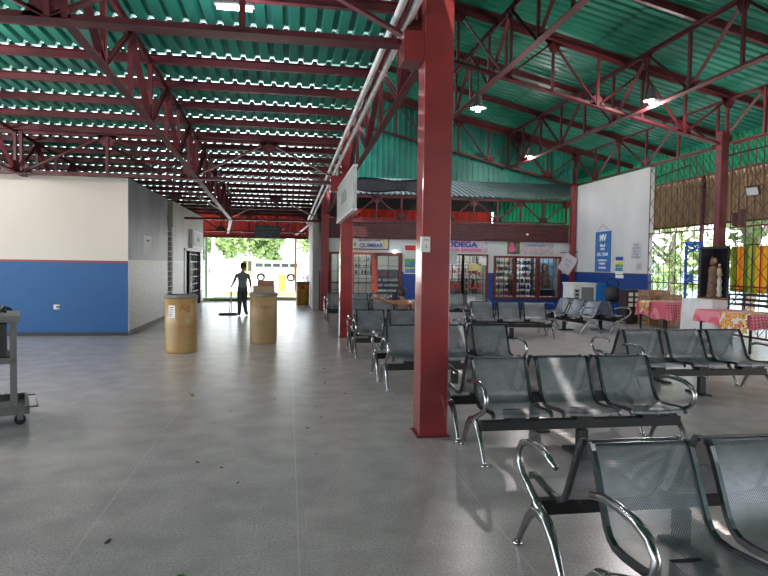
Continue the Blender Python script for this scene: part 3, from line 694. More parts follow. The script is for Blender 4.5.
window(2, 2.2, 3.0, .05, 2.02, (2.45, 2.72), (.5, 1.1, 1.55))
window(3, 3.0, 4.0, .05, 2.02, (3.5,), (1.55,), w=.12)
window(4, 5.35, 6.28, .05, 2.02, (5.6, 5.85, 6.1), (.6, 1.1, 1.6), w=.06)
window(5, 6.22, 7.18, .05, 2.02, (6.5, 6.75, 7.0), (.6, 1.1, 1.6), w=.06)
window(6, 7.4, 8.24, .40, 1.98, (7.6, 7.8, 8.0), tuple(.62+i*.22 for i in range(6)))
window(7, 8.2, 9.12, .40, 1.98, (8.4, 8.62, 8.85), tuple(.62+i*.22 for i in range(6)))
window(8, 9.1, 10.0, .40, 1.98, (9.3, 9.5, 9.7), (.9, 1.25, 1.6))
# shop contents
t = thing('menu_board', 'dark price board with white lines in the left shop door', 'board', (3.5, 21.12, 1.0))
MB().box((-.42, -.02, -.72), (.42, .02, .42)).obj('board', mat('dark_purple_board', (.055, .045, .085), .5), t)
for i, (s, m) in enumerate((('PRECIOS', redink), ('CAFE  CON LECHE', whiteink), ('JUGO  NATURAL', whiteink), ('EMPANADAS', whiteink), ('AREPAS', whiteink))): text(s, .115, m, t, (-.02, -.024, .24-i*.19), bold=.004)
t = thing('shop_cabinet', 'white glass counter cabinet inside the left shop', 'cabinet', (2.3, 21.95, 0))
MB().box((-.75, -.2, 0), (.75, .2, .9)).obj('body', whitep, t); MB().box((-.75, -.2, .9), (.75, .2, .94)).obj('worktop', wood, t); MB().box((-.4, -.22, .55), (.35, -.2, .85)).obj('picture_panel', whiteink, t)
def goods(x0, x1, z0, n, rows_, dz, y, label, grp, shelfm=wood, cols=None, lam=None, shl='shelf behind the glass'):
    sh = thing('shelf_unit', shl, 'shelf', ((x0+x1)/2, y, z0)); w2 = (x1-x0)/2
    for s in (-1, 1): MB().box((s*w2-.01, -.14, -.05), (s*w2+.01, .14, rows_*dz)).obj('side', shelfm, sh)
    for r_ in range(rows_): MB().box((-w2, -.14, r_*dz-.02), (w2, .14, r_*dz)).obj('shelf_board', shelfm, sh)
    protos = {}
    for r_ in range(rows_):
        for i in range(n):
            kind = random.choice(('jar', 'packet', 'bottle')); m = random.choice(cols)
            key = (kind, m.name)
            x = x0+.05+(x1-x0-.1)*(i+.5)/n; z = z0+r_*dz+.001
            if key not in protos:
                bb = MB()
                if kind == 'jar': bb.lathe([(.03, 0), (.035, .01), (.035, .09), (.022, .1), (.024, .12)], n=10)
                elif kind == 'packet': bb.box((-.035, -.03, 0), (.035, .03, .13))
                else: bb.lathe([(.026, 0), (.03, .01), (.03, .1), (.012, .13), (.012, .165)], n=10)
                o = bb.obj(kind, m); protos[key] = o
            else: o = protos[key].copy(); COL.objects.link(o)
            o.location = (x, y-.05, z); tag(o, 'small ' + kind + ' ' + label, kind, 'small %ss %s' % (kind, grp))
cols = [whitep, pinkr, lblue, yellow, green_, darkpl, cream, redink, whitew]
goods(7.48, 8.16, .56, 7, 6, .225, 21.35, 'on display shelves behind left glass panel', 'in the left display panel', cols=cols, shl='lit shelves behind the left display glass panel')
goods(8.28, 9.04, .56, 8, 6, .225, 21.35, 'on display shelves behind middle glass panel', 'in the middle display panel', cols=[whitep, lblue, pinkr, darkpl, darkpl, blueink], shl='dim shelves behind the middle display glass panel', shelfm=darkpl)
goods(2.3, 2.95, 1.25, 5, 3, .24, 21.45, 'high up inside the left shop', 'high inside the left shop', cols=[whitep, darkpl, cream, lblue], shl='upper shelf rack inside the left shop window')
goods(5.5, 7.0, .5, 10, 6, .25, 22.2, 'on the shelf behind red-lettered glass', 'behind the red-lettered glass', cols=cols, shl='long stock shelves behind the red-lettered glass')
# plain stand-in portrait poster
t = thing('portrait_poster', 'blue poster of a draped figure in the right display panel', 'poster', (9.55, 21.42, 0))
MB().box((-.38, 0, .75), (.38, .02, 1.90)).obj('poster_sheet', mat('sky_blue_print', (.22, .42, .62), .6, var=.2, scale=4), t)
MB().lathe([(.28, .78), (.30, .95), (.24, 1.3), (.13, 1.42), (.05, 1.45)], (0, -.01, 0), 20, sy=.03).obj('robe_shape', mat('dull_robe_print', (.30, .17, .13), .6, var=.3, scale=9), t)
MB().lathe([(.02, 1.40), (.12, 1.46), (.13, 1.62), (.08, 1.72), (.02, 1.74)], (0, -.015, 0), 20, sy=.03).obj('hair_shape', mat('brown_print', (.09, .05, .03), .6), t)
MB().lathe([(.02, 1.44), (.06, 1.5), (.065, 1.6), (.03, 1.67)], (0, -.022, 0), 16, sy=.03).obj('face_shape', mat('tan_print', (.45, .28, .18), .6), t)
MB().box((-.38, -.2, .50), (.38, .1, .74)).obj('plinth', darkpl, t)
# red letters on glass
t = thing('glass_lettering', 'red lettering painted across the two shop door panes', 'lettering', (6.27, 20.955, 0))
rl_ = mat('red_window_paint', (.40, .05, .04), .6, var=0)
text('CARA', .25, rl_, t, (-.48, -.01, .84), sx=1.2, bold=.01); text('CAS', .25, rl_, t, (.40, -.01, .84), sx=1.25, bold=.01)
for word, x0, zz in (('RUTAS', -.80, 0), ('LARGAS', .08, 1)):
    for i, ch in enumerate(word):
        q = i/(len(word)-1); x = x0+.62*q; g = (x0+.62*q)/.85
        text(ch, .17, rl_, t, (x, -.01, 1.42-.28*g*g), (rad(90), g*.5, 0), bold=.006)
tag(MB().box((6.45, 20.93, 1.42), (6.92, 20.945, 1.68)).obj('yellow_notice', mat('pale_yellow_paper', (.65, .60, .25), .6)), 'pale yellow notice stuck on the right shop door pane', 'notice')
tag(MB().box((5.72, 20.93, 1.65), (6.0, 20.945, 2.1)).obj('paper_notice', mat('grey_green_paper', (.42, .48, .45), .6)), 'grey-green notice at the top of the left shop door pane', 'notice')
tag(MB().box((6.8, 20.93, 1.62), (7.1, 20.945, 1.9)).obj('paper_notice', whitep), 'white notice at the upper right of the shop door', 'notice')
for nm, x, y, z, e, sz in (('shop_or_fill_lamp', 3.2, 21.35, 2.45, 14, .08), ('shop_or_fill_lamp', 6.2, 21.6, 2.5, 16, .1), ('shop_or_fill_lamp', 7.8, 21.3, 2.4, 9, .05), ('shop_or_fill_lamp', 2.0, 21.6, 2.5, 10, .1), ('shop_or_fill_lamp', 8.8, 21.3, 2.4, 4, .05), ('shop_or_fill_lamp', 9.6, 21.22, 2.3, 7, .05)):  # last one is hidden, added only to brighten the poster
    t = thing(nm, 'small ceiling lamp inside shop, %s' % {3.2: 'over the left shop door', 6.2: 'behind the red-lettered glass', 7.8: 'over the left display shelves', 2.0: 'at the far left shop window', 8.8: 'over the middle display shelves', 9.6: 'unseen, added to brighten the blue poster'}[x], 'lamp', (x, y, z))
    MB().lathe([(.05, .05), (.06, .02), (.05, -.02), (.02, -.04)], n=12).obj('bulb', lampm, t, smooth=True); MB().lathe([(.07, .06), (.07, .15)], n=12).obj('lamp_base', whitep, t)
    ld = bpy.data.lights.new('shop_glow', 'POINT'); ld.energy = e; ld.shadow_soft_size = sz; ld.color = (1, .95, .85)
    lo = bpy.data.objects.new('shop_glow', ld); COL.objects.link(lo); lo.parent = t; lo.location = (0, -.02, -.12)
t = thing('bulkhead_lamp', 'small bright lamp fixed over the left shop door frame', 'lamp', (3.72, 20.93, 2.06)); MB().lathe([(.01, -.04), (.05, -.02), (.06, .02), (.03, .05)], n=12).obj('bulb', lampm, t, smooth=True); MB().box((-.05, .0, -.02), (.05, .06, .07)).obj('lamp_base', whitep, t)
# tilted paper on column
t = thing('tilted_poster', 'white diamond-tilted sheet hung on an arm by the slim column', 'poster', (10.05, 20.55, 1.72))
o = MB().box((-.26, -.01, -.34), (.26, .01, .34)).obj('sheet', mat('pale_pink_white', (.66, .60, .62), .7, var=.06), t); o.rotation_euler = (0, rad(32), 0)
for k, (s, z) in enumerate((('AVISO', .1), ('RIFA', -.05))):
    q = text(s, .11, lblue, t, (z*.5, -.014, z), (0, 0, 0)); q.rotation_euler = (rad(90), rad(32), 0)
MB().tube([(-.3, .02, .40), (.9, .02, .46)], .014, 6).tube([(.3, .02, .05), (.9, .02, .44)], .01, 6).obj('arm', darkst, t)

# ================================================================== RIGHT WALL ITEMS
RZ = rad(-90)
t = thing('wall_banner', 'tall blue banner with white lettering hung on white wall', 'banner', (RX-.012, 18.78, 2.14))
MB().box((-.008, -.5, -.68), (0, .5, .68)).obj('banner_cloth', mat('banner_blue', (.035, .15, .42), .6, var=.08), t)
MB().tube([(-.012, -.54, .68), (-.012, .54, .68)], .014, 8).obj('rod', galv, t); MB().tube([(-.01, -.4, .69), (-.01, 0, .9), (-.01, .4, .69)], .005, 5).obj('cord', darkst, t)
text('MV', .30, whiteink, t, (-.014, 0, .45), (rad(90), 0, RZ), bold=.012)
for s, sz, z in (('Movil', .15, .20), ('LINEA', .10, .08), ('HA 12AM', .17, -.10), ('ATENCION AL', .09, -.30), ('PASAJERO', .09, -.41), ('24 HORAS', .10, -.55)): text(s, sz, whiteink, t, (-.014, 0, z), (rad(90), 0, RZ), bold=.003)
t = thing('info_poster', 'small colour poster striped yellow and green beside blue banner', 'poster', (RX-.01, 17.75, 1.67))
MB().box((-.004, -.23, -.28), (0, .23, .28)).obj('sheet', whitep, t)
for z0, z1, m in ((.16, .28, bluep), (.04, .14, yellow), (-.05, .04, green_), (-.18, -.06, lblue)): MB().box((-.007, -.22, z0), (-.004, .22, z1)).obj('band', m, t)
tag(MB().box((RX-.008, 17.5, 1.27), (RX-.002, 17.96, 1.37)).obj('paper_slip', whitep), 'white slip of paper under the small striped poster', 'paper')
t = thing('paper_notice', 'white notice with dense dark print near the wall end', 'notice', (RX-.008, 16.83, 2.12))
MB().box((-.003, -.27, -.25), (0, .27, .25)).obj('sheet', mat('grey_paper', (.58, .59, .61), .6), t)
for i, s in enumerate(('AVISO', 'NORMAS', 'PASAJES', 'VIAJES', 'TERMINAL')): text(s, .10, mat('blue_grey_ink', (.2, .23, .3), .6, var=0), t, (-.005, 0, .17-i*.09), (rad(90), 0, RZ))
tag(MB().box((RX-.01, 16.5, 1.55), (RX-.002, 16.8, 1.75)).obj('paper_scrap', mat('beige_paper', (.5, .49, .46), .7)), 'small torn paper low near the wall end', 'paper')
# booth / cabinet at wall
t = thing('ticket_cabinet', 'white-framed cabinet with glazed front and bright blue side', 'cabinet', (9.75, 18.4, 0))
MB().box((-.55, -.02, .02), (.25, .7, 1.06)).obj('body', whitep, t); MB().box((.25, -.04, 0), (.68, .72, 1.08)).obj('side_panel', mat('bright_blue_panel', (.03, .20, .55), .4), t, bevel=.01)
MB().box((-.25, -.03, .45), (.18, -.02, .95)).obj('glazing', mat('grey_glazing', (.25, .28, .28), .2), t)
MB().box((-.58, -.05, 1.04), (.28, .72, 1.09)).obj('top', whitep, t, bevel=.01); MB().box((-.5, -.035, .5), (-.32, -.02, .9)).obj('keypad', signw, t)
for i in range(3): MB().box((-.47, -.04, .55+i*.12), (-.35, -.035, .62+i*.12)).obj('label_plate', darkpl, t)
t = thing('dark_bag', 'black shoulder bag leaning against the blue wall', 'bag', (9.98, 17.3, .0))
MB().lathe([(.12, .55), (.22, .6), (.26, .75), (.22, .95), (.12, 1.02)], n=18, sy=.6).obj('bag_body', darkpl, t, smooth=True); MB().tube([(-.16, 0, .98), (-.2, 0, 1.2), (0, 0, 1.28), (.2, 0, 1.15), (.16, 0, .98)], .016, 8).obj('strap', darkpl, t, smooth=True)
s = thing('stool', 'dark stool under the black bag by the blue wall', 'stool', (9.98, 17.3, 0)); MB().lathe([(.2, .50), (.22, .52), (.22, .545), (.2, .55)], n=20).obj('seat', darkpl, s)
for a in range(4): MB().tube([(.15*math.cos(a*1.57+.8), .15*math.sin(a*1.57+.8), .5), (.2*math.cos(a*1.57+.8), .2*math.sin(a*1.57+.8), 0)], .014, 6).obj('leg', darkst, s)
t = thing('dark_cabinet', 'dark low cabinet with six white cards at the wall end', 'cabinet', (9.75, 15.9, 0))
MB().box((-.26, -.2, .03), (.34, .2, .98)).obj('body', mat('dark_brown_board', (.035, .022, .022), .5), t, bevel=.006)
MB().box((.0, -.205, .1), (.34, -.2, .92)).obj('door', mat('dark_door', (.028, .018, .018), .4), t)
for i in range(3):
    for j in range(2): MB().box((-.20+j*.20, -.212, .50+i*.15), (-.07+j*.20, -.205, .60+i*.15)).obj('card', whitep, t)

# ================================================================== TABLES
def table(x, y, lx, ly, h, label, rz=0, m=darkst):
    t = thing('trestle_table', label, 'table', (x, y, 0), rz)
    MB().box((-lx/2, -ly/2, h-.03), (lx/2, ly/2, h)).obj('tabletop', wood, t, bevel=.004)
    for sx_ in (-1, 1):
        for sy_ in (-1, 1): MB().bar((sx_*(lx/2-.06), sy_*(ly/2-.06), 0), (sx_*(lx/2-.06), sy_*(ly/2-.06), h-.03), .035).obj('leg', m, t)
    return t
def cloth(x, y, lx, ly, h, drop, m, label, name='tablecloth', rz=0, wav=.035, seed=0, sides=(1, 1, 1, 1), group=None):
    """draped cloth: top plus hanging skirt, drop per side (x-,x+,y-,y+)"""
    rnd = random.Random(seed); b = MB()
    hx, hy = lx/2+.012, ly/2+.012; N = 14
    # outline points around the top, each with outward normal
    P = []
    for i in range(N): P.append((V((-hx+2*hx*i/N, -hy, 0)), V((0, -1, 0)), 2))
    for i in range(N): P.append((V((hx, -hy+2*hy*i/N, 0)), V((1, 0, 0)), 1))
    for i in range(N): P.append((V((hx-2*hx*i/N, hy, 0)), V((0, 1, 0)), 3))
    for i in range(N): P.append((V((-hx, hy-2*hy*i/N, 0)), V((-1, 0, 0)), 0))
    K = len(P); rows = 5; ph = [rnd.random()*6 for _ in range(3)]
    for r_ in range(rows+1):
        q = r_/rows
        for i, (p, n, sd_) in enumerate(P):
            dr_ = drop*sides[sd_]*(1+.12*math.sin(i*.5+ph[0]))
            off = q*(.02+wav*(1+math.sin(i*1.15+ph[1])))
            b.v.append(tuple(p+n*off+V((0, 0, h+.008-q*dr_))))
    for r_ in range(rows):
        for i in range(K): b.f.append((r_*K+i, r_*K+(i+1) % K, (r_+1)*K+(i+1) % K, (r_+1)*K+i))
    b.f.append(tuple(range(K)))
    o = b.obj(name, m, solid=.004); o.location = (x, y, 0); o.rotation_euler = (0, 0, rz)
    return tag(o, label, 'tablecloth', group)
table(9.55, 14.0, .8, 1.2, .74, 'table in front of lattice carrying wooden crates')
cloth(9.55, 14.0, .8, 1.2, .74, .38, gingham, 'pink gingham cloth on the table left of the white one', seed=1)
table(9.38, 12.35, .34, 1.0, .90, 'tall narrow table hidden under the white cloth in front of the statue'); 
cloth(9.38, 12.35, .34, 1.0, .90, .80, whitecloth, 'long white cloth reaching the floor before the statue', seed=2, wav=.05)
table(9.0, 10.75, .85, 1.5, .74, 'table under gingham cloth right of white one')
cloth(9.0, 10.75, .85, 1.5, .74, .26, gingham, 'pink gingham cloth on the table right of the white one', seed=3)
table(9.75, 9.1, .85, 1.5, .74, 'table at the right picture edge under printed cloth')
cloth(9.75, 9.1, .85, 1.5, .74, .24, gingham, 'pink gingham cloth at the far right picture edge', seed=5)
def runner(x, y, lx, ly, h, drop, label, rz, seed):
    b = MB()
    def fn(u, v):
        s = (u-.5)*(lx+2*drop); w_ = (v-.5)*ly
        z = h; xx = s
        if abs(s) > lx/2: e = abs(s)-lx/2; z = h-e; xx = math.copysign(lx/2+.03+.02*math.sin(v*9+seed)*min(1, e*6), s)
        return (xx, w_, z)
    b.grid(fn, 24, 8); o = b.obj('table_runner', flower, solid=.004); o.location = (x, y, 0); o.rotation_euler = (0, 0, rz); return tag(o, label, 'table runner')
runner(9.55, 14.2, .88, .45, .757, .3, 'flower-print runner across the gingham table by the crates', 0, 1)
runner(9.0, 10.35, .96, .75, .758, .36, 'flower-print runner hanging off the gingham table right of white one', 0, 3)
# crates on first table
def crate(x, y, z, lx, ly, hz, label):
    t = thing('wooden_crate', label, 'crate', (x, y, z), 0)
    for i in range(3): MB().box((-lx/2, -ly/2, i*hz/3+.008), (lx/2, -ly/2+.012, (i+1)*hz/3-.012)).box((-lx/2, ly/2-.012, i*hz/3+.008), (lx/2, ly/2, (i+1)*hz/3-.012)).box((-lx/2, -ly/2+.012, i*hz/3+.008), (-lx/2+.012, ly/2-.012, (i+1)*hz/3-.012)).box((lx/2-.012, -ly/2+.012, i*hz/3+.008), (lx/2, ly/2-.012, (i+1)*hz/3-.012)).obj('slat_row', wood_l, t)
    for sx_ in (-1, 1):
        for sy_ in (-1, 1): MB().box((sx_*(lx/2-.03)-.015, sy_*(ly/2-.03)-.015, 0), (sx_*(lx/2-.03)+.015, sy_*(ly/2-.03)+.015, hz)).obj('corner_post', wood_l, t)
    MB().box((-lx/2+.012, -ly/2+.012, 0), (lx/2-.012, ly/2-.012, .01)).obj('bottom', wood_l, t)
wood_l = mat('pale_crate_wood', (.36, .22, .12), .7, var=.25, scale=9)
crate(10.12, 15.38, 0, .62, .55, .45, 'wooden crate on the floor, bottom of the stack by the lattice')
crate(10.12, 15.38, .452, .62, .55, .55, 'wooden crate, top of the stack by the lattice end of the wall')
crate(10.22, 14.78, 0, .34, .5, .9, 'tall slatted crate behind the pink gingham table')
# statue case
t = thing('display_case', 'dark upright display case with blue frame behind white table', 'case', (9.82, 12.62, 0))
MB().box((-.22, -.2, 0), (.22, .2, .94)).obj('pedestal', wood, t)
MB().box((-.22, .16, .94), (.22, .2, 2.1)).box((.18, -.2, .94), (.22, .16, 2.1)).box((-.22, -.2, 2.06), (.22, .2, 2.12)).obj('back_panel', mat('near_black_panel', (.02, .02, .028), .5), t)
t = thing('blue_rack', 'tangled blue wire rack with hanging pieces left of display case', 'rack', (10.15, 13.95, 0))
for yy in (-.3, .3): MB().bar((.1, yy, .0), (.1, yy, 2.3), .04).obj('post', bluep, t)
MB().bar((.1, -.3, 2.28), (.1, .3, 2.28), .04).bar((.1, -.3, 1.3), (.1, .3, 1.3), .03).obj('crossbar', bluep, t)
pts = [(.1+.12*math.sin(i*2.3), -.3+.6*((i*.37) % 1), 2.15+.14*math.sin(i*1.7)) for i in range(18)]; MB().tube(pts, .022, 6).obj('wire_tangle', bluep, t, smooth=True)
pts = [(.1+.05*math.sin(i*2.3), .02+.25*((i*.37) % 1), 1.35+.12*math.sin(i*1.7)) for i in range(14)]; MB().tube(pts, .03, 6).obj('wire_tangle', bluep, t, smooth=True)
# statue
t = thing('robed_statue', 'brown and white robed statue holding a child inside dark case', 'statue', (9.80, 12.60, .945))
MB().lathe([(.16, 0), (.165, .03), (.14, .05), (.15, .08), (.14, .3), (.12, .5), (.13, .62), (.11, .70), (.045, .74), (.04, .77)], n=24, sy=.8).obj('robe', mat('brown_robe', (.16, .085, .05), .6, var=.3, scale=14, bump=.5, bscale=30), t, smooth=True)
MB().lathe([(.01, .75), (.055, .79), (.065, .85), (.05, .91), (.01, .935)], n=16).obj('head', mat('statue_skin', (.5, .34, .24), .5), t, smooth=True)
MB().lathe([(.09, .74), (.085, .80), (.078, .86), (.06, .93), (.01, .95)], (0, .018, 0), 16, sy=.9).obj('veil', mat('brown_veil', (.13, .07, .04), .6), t, smooth=True)
MB().tube([(.12, -.02, .64), (.15, -.09, .52), (.05, -.15, .50)], [.045, .04, .025], 8).obj('arm', mat('brown_sleeve', (.18, .10, .06), .6), t, smooth=True)
MB().lathe([(.05, .50), (.06, .54), (.05, .66), (.02, .69)], (.04, -.13, 0), 14).lathe([(.01, .68), (.035, .70), (.035, .76), (.01, .78)], (.04, -.13, 0), 14).obj('child', mat('pale_child', (.36, .27, .20), .6), t, smooth=True)
MB().lathe([(.05, .02), (.085, .04), (.05, .12), (.075, .2), (.045, .28), (.065, .38), (.03, .5), (.005, .53)], (.06, -.12, 0), 14, sy=.5).obj('white_drapery', mat('white_drape', (.62, .6, .56), .6, var=.2, scale=20), t, smooth=True)
# striped cloth on rail, zig-zag rack
t = thing('striped_blanket', 'yellow orange and green striped blanket hung outside lattice', 'blanket', (10.85, 11.5, 0))
MB().grid(lambda u, v: (.03*math.sin(v*20), -1.75+3.65*v, 1.05+1.12*u), 6, 40).obj('blanket_cloth', stripe, t, smooth=True, solid=.006)
r = thing('drying_rack', 'thin steel rail carrying the striped blanket', 'rack', (10.85, 11.5, 0))
MB().tube([(.0, -2.1, 2.19), (0, 2.0, 2.19)], .015, 6).obj('rail', darkst, r)
for yy in (-2.1, 2.0): MB().tube([(0, yy, 2.19), (0, yy, 0)], .018, 6).obj('post', darkst, r)
t = thing('metal_rack', 'dark folding steel rack with zigzag side on right table', 'rack', (9.25, 10.9, .765))
MB().tube([(0, .55, .0), (0, .15, .42), (0, .7, .42)], .014, 6).obj('zigzag_side', darkst, t)
for i, (z, a_) in enumerate(((.12, 0), (.22, .1), (.32, .05))): MB().bar((-.18, -.9+a_, z), (-.18, .3, z), .03).bar((.18, -.9+a_, z), (.18, .3, z), .03).bar((-.18, -.9+a_, z), (.18, -.9+a_, z), .03).bar((-.18, -.4, z), (.18, -.4, z), .02).bar((-.18, .3, z), (.18, .3, z), .03).obj('tray_frame', darkst, t)
for yy in (-.88, .28): MB().bar((-.18, yy, 0), (-.18, yy, .33), .025).bar((.18, yy, 0), (.18, yy, .33), .025).obj('rack_leg', darkst, t)
t = thing('iron_bar', 'red-painted flat bar fixed to lattice near the right edge', 'bar', (10.38, 11.0, 1.55)); MB().box((-.02, -.9, 0), (.02, .2, .05)).obj('strip', maroon, t); MB().box((-.02, -1.6, .33), (.02, -.7, .40)).obj('strip', maroon, t)
t = thing('blue_crate', 'blue plastic crate on the floor under right edge table', 'crate', (9.6, 9.3, 0)); MB().box((-.25, -.6, 0), (.25, .5, .32)).obj('crate_body', bluep, t, bevel=.01); MB().box((-.27, -.62, .29), (.27, .52, .32)).obj('crate_rim', darkpl, t)

# lattice between wall end and beyond
def grille(y0, y1, label):
    t = thing('steel_lattice', label, 'lattice', (RX+.02, y0, 0)); L_ = y1-y0
    b = MB(); n = int(L_/.24)
    for i in range(n+1): b.bar((0, i*L_/n, .05), (0, i*L_/n, 4.62), .016)
    b.obj('upright_bars', maroon_d, t)
    b = MB(); k = 0
    s = .48
    for i in range(-int(4.6/s)-1, int(L_/s)+1):
        for sg in (1, -1):
            # diagonal bars clipped to the panel
            ya, za = i*s, .05; yb, zb = i*s+4.55, 4.6
            lo_, hi_ = max(ya, 0), min(yb, L_)
            if hi_-lo_ < .1: continue
            p = (0.014*sg, lo_, za+(lo_-ya)); q = (0.014*sg, hi_, za+(hi_-ya))
            if sg < 0: p = (p[0], L_-p[1], p[2]); q = (q[0], L_-q[1], q[2])
            b.bar(p, q, .010)
    b.obj('diagonal_bars', maroon_d, t)
    for z_, w_ in ((.05, .05), (1.2, .03), (2.6, .04), (4.6, .06)): MB().bar((0, 0, z_), (0, L_, z_), w_).obj('frame_rail', maroon, t)
maroon_d = mat('dark_rust_paint', (.07, .022, .018), .6, var=.2)
grille(13.25, 16.24, 'tall diamond steel lattice between white wall and red column')
grille(5.7, 12.95, 'tall diamond steel lattice at the right picture edge')
t = thing('floodlight', 'small black floodlight mounted on lattice near right edge', 'lamp', (10.32, 12.1, 3.38)); o = MB().box((-.05, -.15, -.11), (.03, .15, .11)).obj('housing', darkpl, t, bevel=.012); MB().box((-.056, -.12, -.085), (-.05, .12, .085)).obj('lens', signw, o); o.rotation_euler = (0, rad(-25), rad(25)); MB().bar((0, 0, 0), (.14, 0, -.02), .03).obj('bracket', darkpl, t)
for yy, hh in ((12.72, .32), (12.5, .38)):
    tag(MB().box((10.34, yy-.035, 2.62), (10.47, yy+.035, 2.62+hh)).obj('steel_cleat', maroon_d, bevel=.004), 'short dark cleat bolted to lattice right of column, %s' % ('shorter one' if hh < .35 else 'longer one'), 'cleat')

# ================================================================== EXTERIOR
ks = mat('tan_kerb', (.42, .30, .15), .9)
for y, lab in ((26.4, 'nearer'), (31.5, 'farther')):
    tag(MB().box((-3.2, y, -.12), (.9, y+.35, .12)).obj('kerb', ks, bevel=.01), 'tan kerb strip outside the far exit, %s one' % lab, 'kerb')
tag(MB().box((-14, 25.25, -.12), (13, 26.3, -.02)).obj('kerb_path', ground), 'pale concrete path strip just outside the far exit', 'path')
g_ = MB().box((-8, 25.3, -.02), (-2.0, 26.3, .12)).obj('grass_bed', grass); tag(g_, 'green grass bed outside left of the exit', 'grass'); g_['kind'] = 'stuff'
t = thing('barrier_rail', 'thin grey rectangular rail frame left of the sweeping man', 'rail', (-2.75, 19.9, 0))
MB().tube([(0, 0, 0), (0, 0, .68), (.95, 0, .68), (.95, 0, 0)], .014, 8).obj('frame', galv, t); MB().tube([(0, 0, .3), (.95, 0, .3)], .008, 6).obj('mid_bar', galv, t)
def tree(x, y, h, r, n, label, cr_=(.9), trunk=.18, seed=0):
    rnd = random.Random(seed); t = thing('tree', label, 'tree', (x, y, -.12))
    b = MB().tube([(0, 0, 0), (.1, 0, h*.25), (-.1, .1, h*.5), (.1, 0, h*.72)], [trunk, trunk*.8, trunk*.6, trunk*.3], 10)
    for k in range(6):
        a = k*1.05; b.tube([(0, 0, h*(.3+.05*k)), (.4*r*math.cos(a), .4*r*math.sin(a), h*(.5+.04*k)), (.8*r*math.cos(a), .8*r*math.sin(a), h*(.6+.05*k))], [trunk*.4, trunk*.25, trunk*.1], 6)
    b.obj('trunk', bark, t, smooth=True)
    f = MB(); cl_ = [(V((rnd.uniform(-1, 1)*r*.75, rnd.uniform(-1, 1)*r*.75, h*rnd.uniform(.22, .95))), r*rnd.uniform(.25, .5)) for _ in range(16)]
    for i in range(n):
        c, rr = rnd.choice(cl_); d = V((rnd.gauss(0, 1), rnd.gauss(0, 1), rnd.gauss(0, 1))).normalized(); p = c+d*rr*rnd.uniform(.6, 1.05)
        a = V((rnd.gauss(0, 1), rnd.gauss(0, 1), rnd.gauss(0, .6))).normalized(); bq = a.cross(d).normalized() if a.cross(d).length > .1 else V((1, 0, 0)); s_ = rnd.uniform(.22, .42)*(h/7)
        f.add([p-a*s_, p-bq*s_*.5, p+a*s_, p+bq*s_*.5], [(0, 1, 2, 3)])
    f.obj('foliage', leaf, t)
TR = [(-17, 76, 9, 3.6, 'leafy green tree outside, far left beyond the side door'), (-11.8, 94, 11, 3.9, 'leafy green tree outside behind the white lamp post'), (-4.2, 74, 8, 3.8, 'leafy green tree outside above the sweeping man'), (4.3, 94, 10, 3.9, 'leafy green tree outside above the bus'), (8, 76, 7, 3.4, 'leafy green tree outside right of the far red post')]
for i, (x, y, h, r, lab) in enumerate(TR): tree(x, y, h, r, 2600, lab, seed=i)
TR = [(17.3, 25.0, 4.6, 2.3, 'leafy tree outside lattice nearest the white wall end'), (15.3, 18, 6.5, 1.5, 'leafy tree outside behind the blue rack'), (18.5, 30.5, 5, 1.5, 'slim pale-trunked tree outside lattice, left of display case')]
for i, (x, y, h, r, lab) in enumerate(TR): tree(x, y, h, r, 800, lab, seed=20+i, trunk=.22)
# lamp post
t = thing('lamp_post', 'white lamp post standing outside the far exit', 'lamp post', (-3.75, 31.5, -.12)); MB().tube([(0, 0, 0), (0, 0, 3.75)], [.09, .07], 10).obj('pole', whitep, t); MB().tube([(0, 0, 3.7), (.35, 0, 3.72)], .04, 8).obj('arm', whitep, t); MB().box((.25, -.1, 3.62), (.6, .1, 3.72)).obj('lamp_head', whitep, t, bevel=.02)
t = thing('thin_post', 'thin dark green post outside, left of the white lamp post', 'post', (-3.85, 29.5, -.12)); MB().tube([(0, 0, 0), (0, 0, 4)], .07, 10).obj('pole', mat('dark_green_paint', (.05, .09, .05), .6), t)
# bus
def wheel(b, x, y, r, w=.2): b.tube([(x, y-w/2, r), (x, y+w/2, r)], r, 20)
t = thing('bus', 'yellow and green bus parked outside beyond the exit', 'bus', (-2.7, 56, -.12)); t.scale = (.82, .82, .82)
ybus = mat('yellow_bus_paint', (.62, .60, .12), .4); gbus = mat('pale_green_bus_paint', (.30, .42, .22), .4)
MB().prism([(-1.9, 0, .45), (4.6, 0, .45), (4.6, 0, 2.3), (-.2, 0, 2.45), (-.5, 0, 2.6), (-1.9, 0, 2.6), (-2.0, 0, 1.4)], (0, 2.3, 0)).obj('body', gbus, t, bevel=.06)
MB().box((-1.75, -.03, .5), (-.55, 0, 2.45)).obj('door', ybus, t)
for x in (-1.65, -1.12): MB().box((x, -.05, 1.15), (x+.42, -.03, 2.3)).obj('door_glass', glassdark, t)
for i in range(5): MB().box((-.3+i*.95, -.03, 1.65), (.5+i*.95, 0, 2.05)).obj('window', glassdark, t)
MB().box((-.5, -.03, .5), (4.55, 0, .8)).obj('side_stripe', gbus, t)
for x in (.3, 3.6):
    b = MB(); wheel(b, x, .1, .48, .26); o = b.obj('wheel', rubber, t); b = MB(); wheel(b, x, -.05, .24, .06); o2 = b.obj('hub', galv, o); o2.location.z = .24
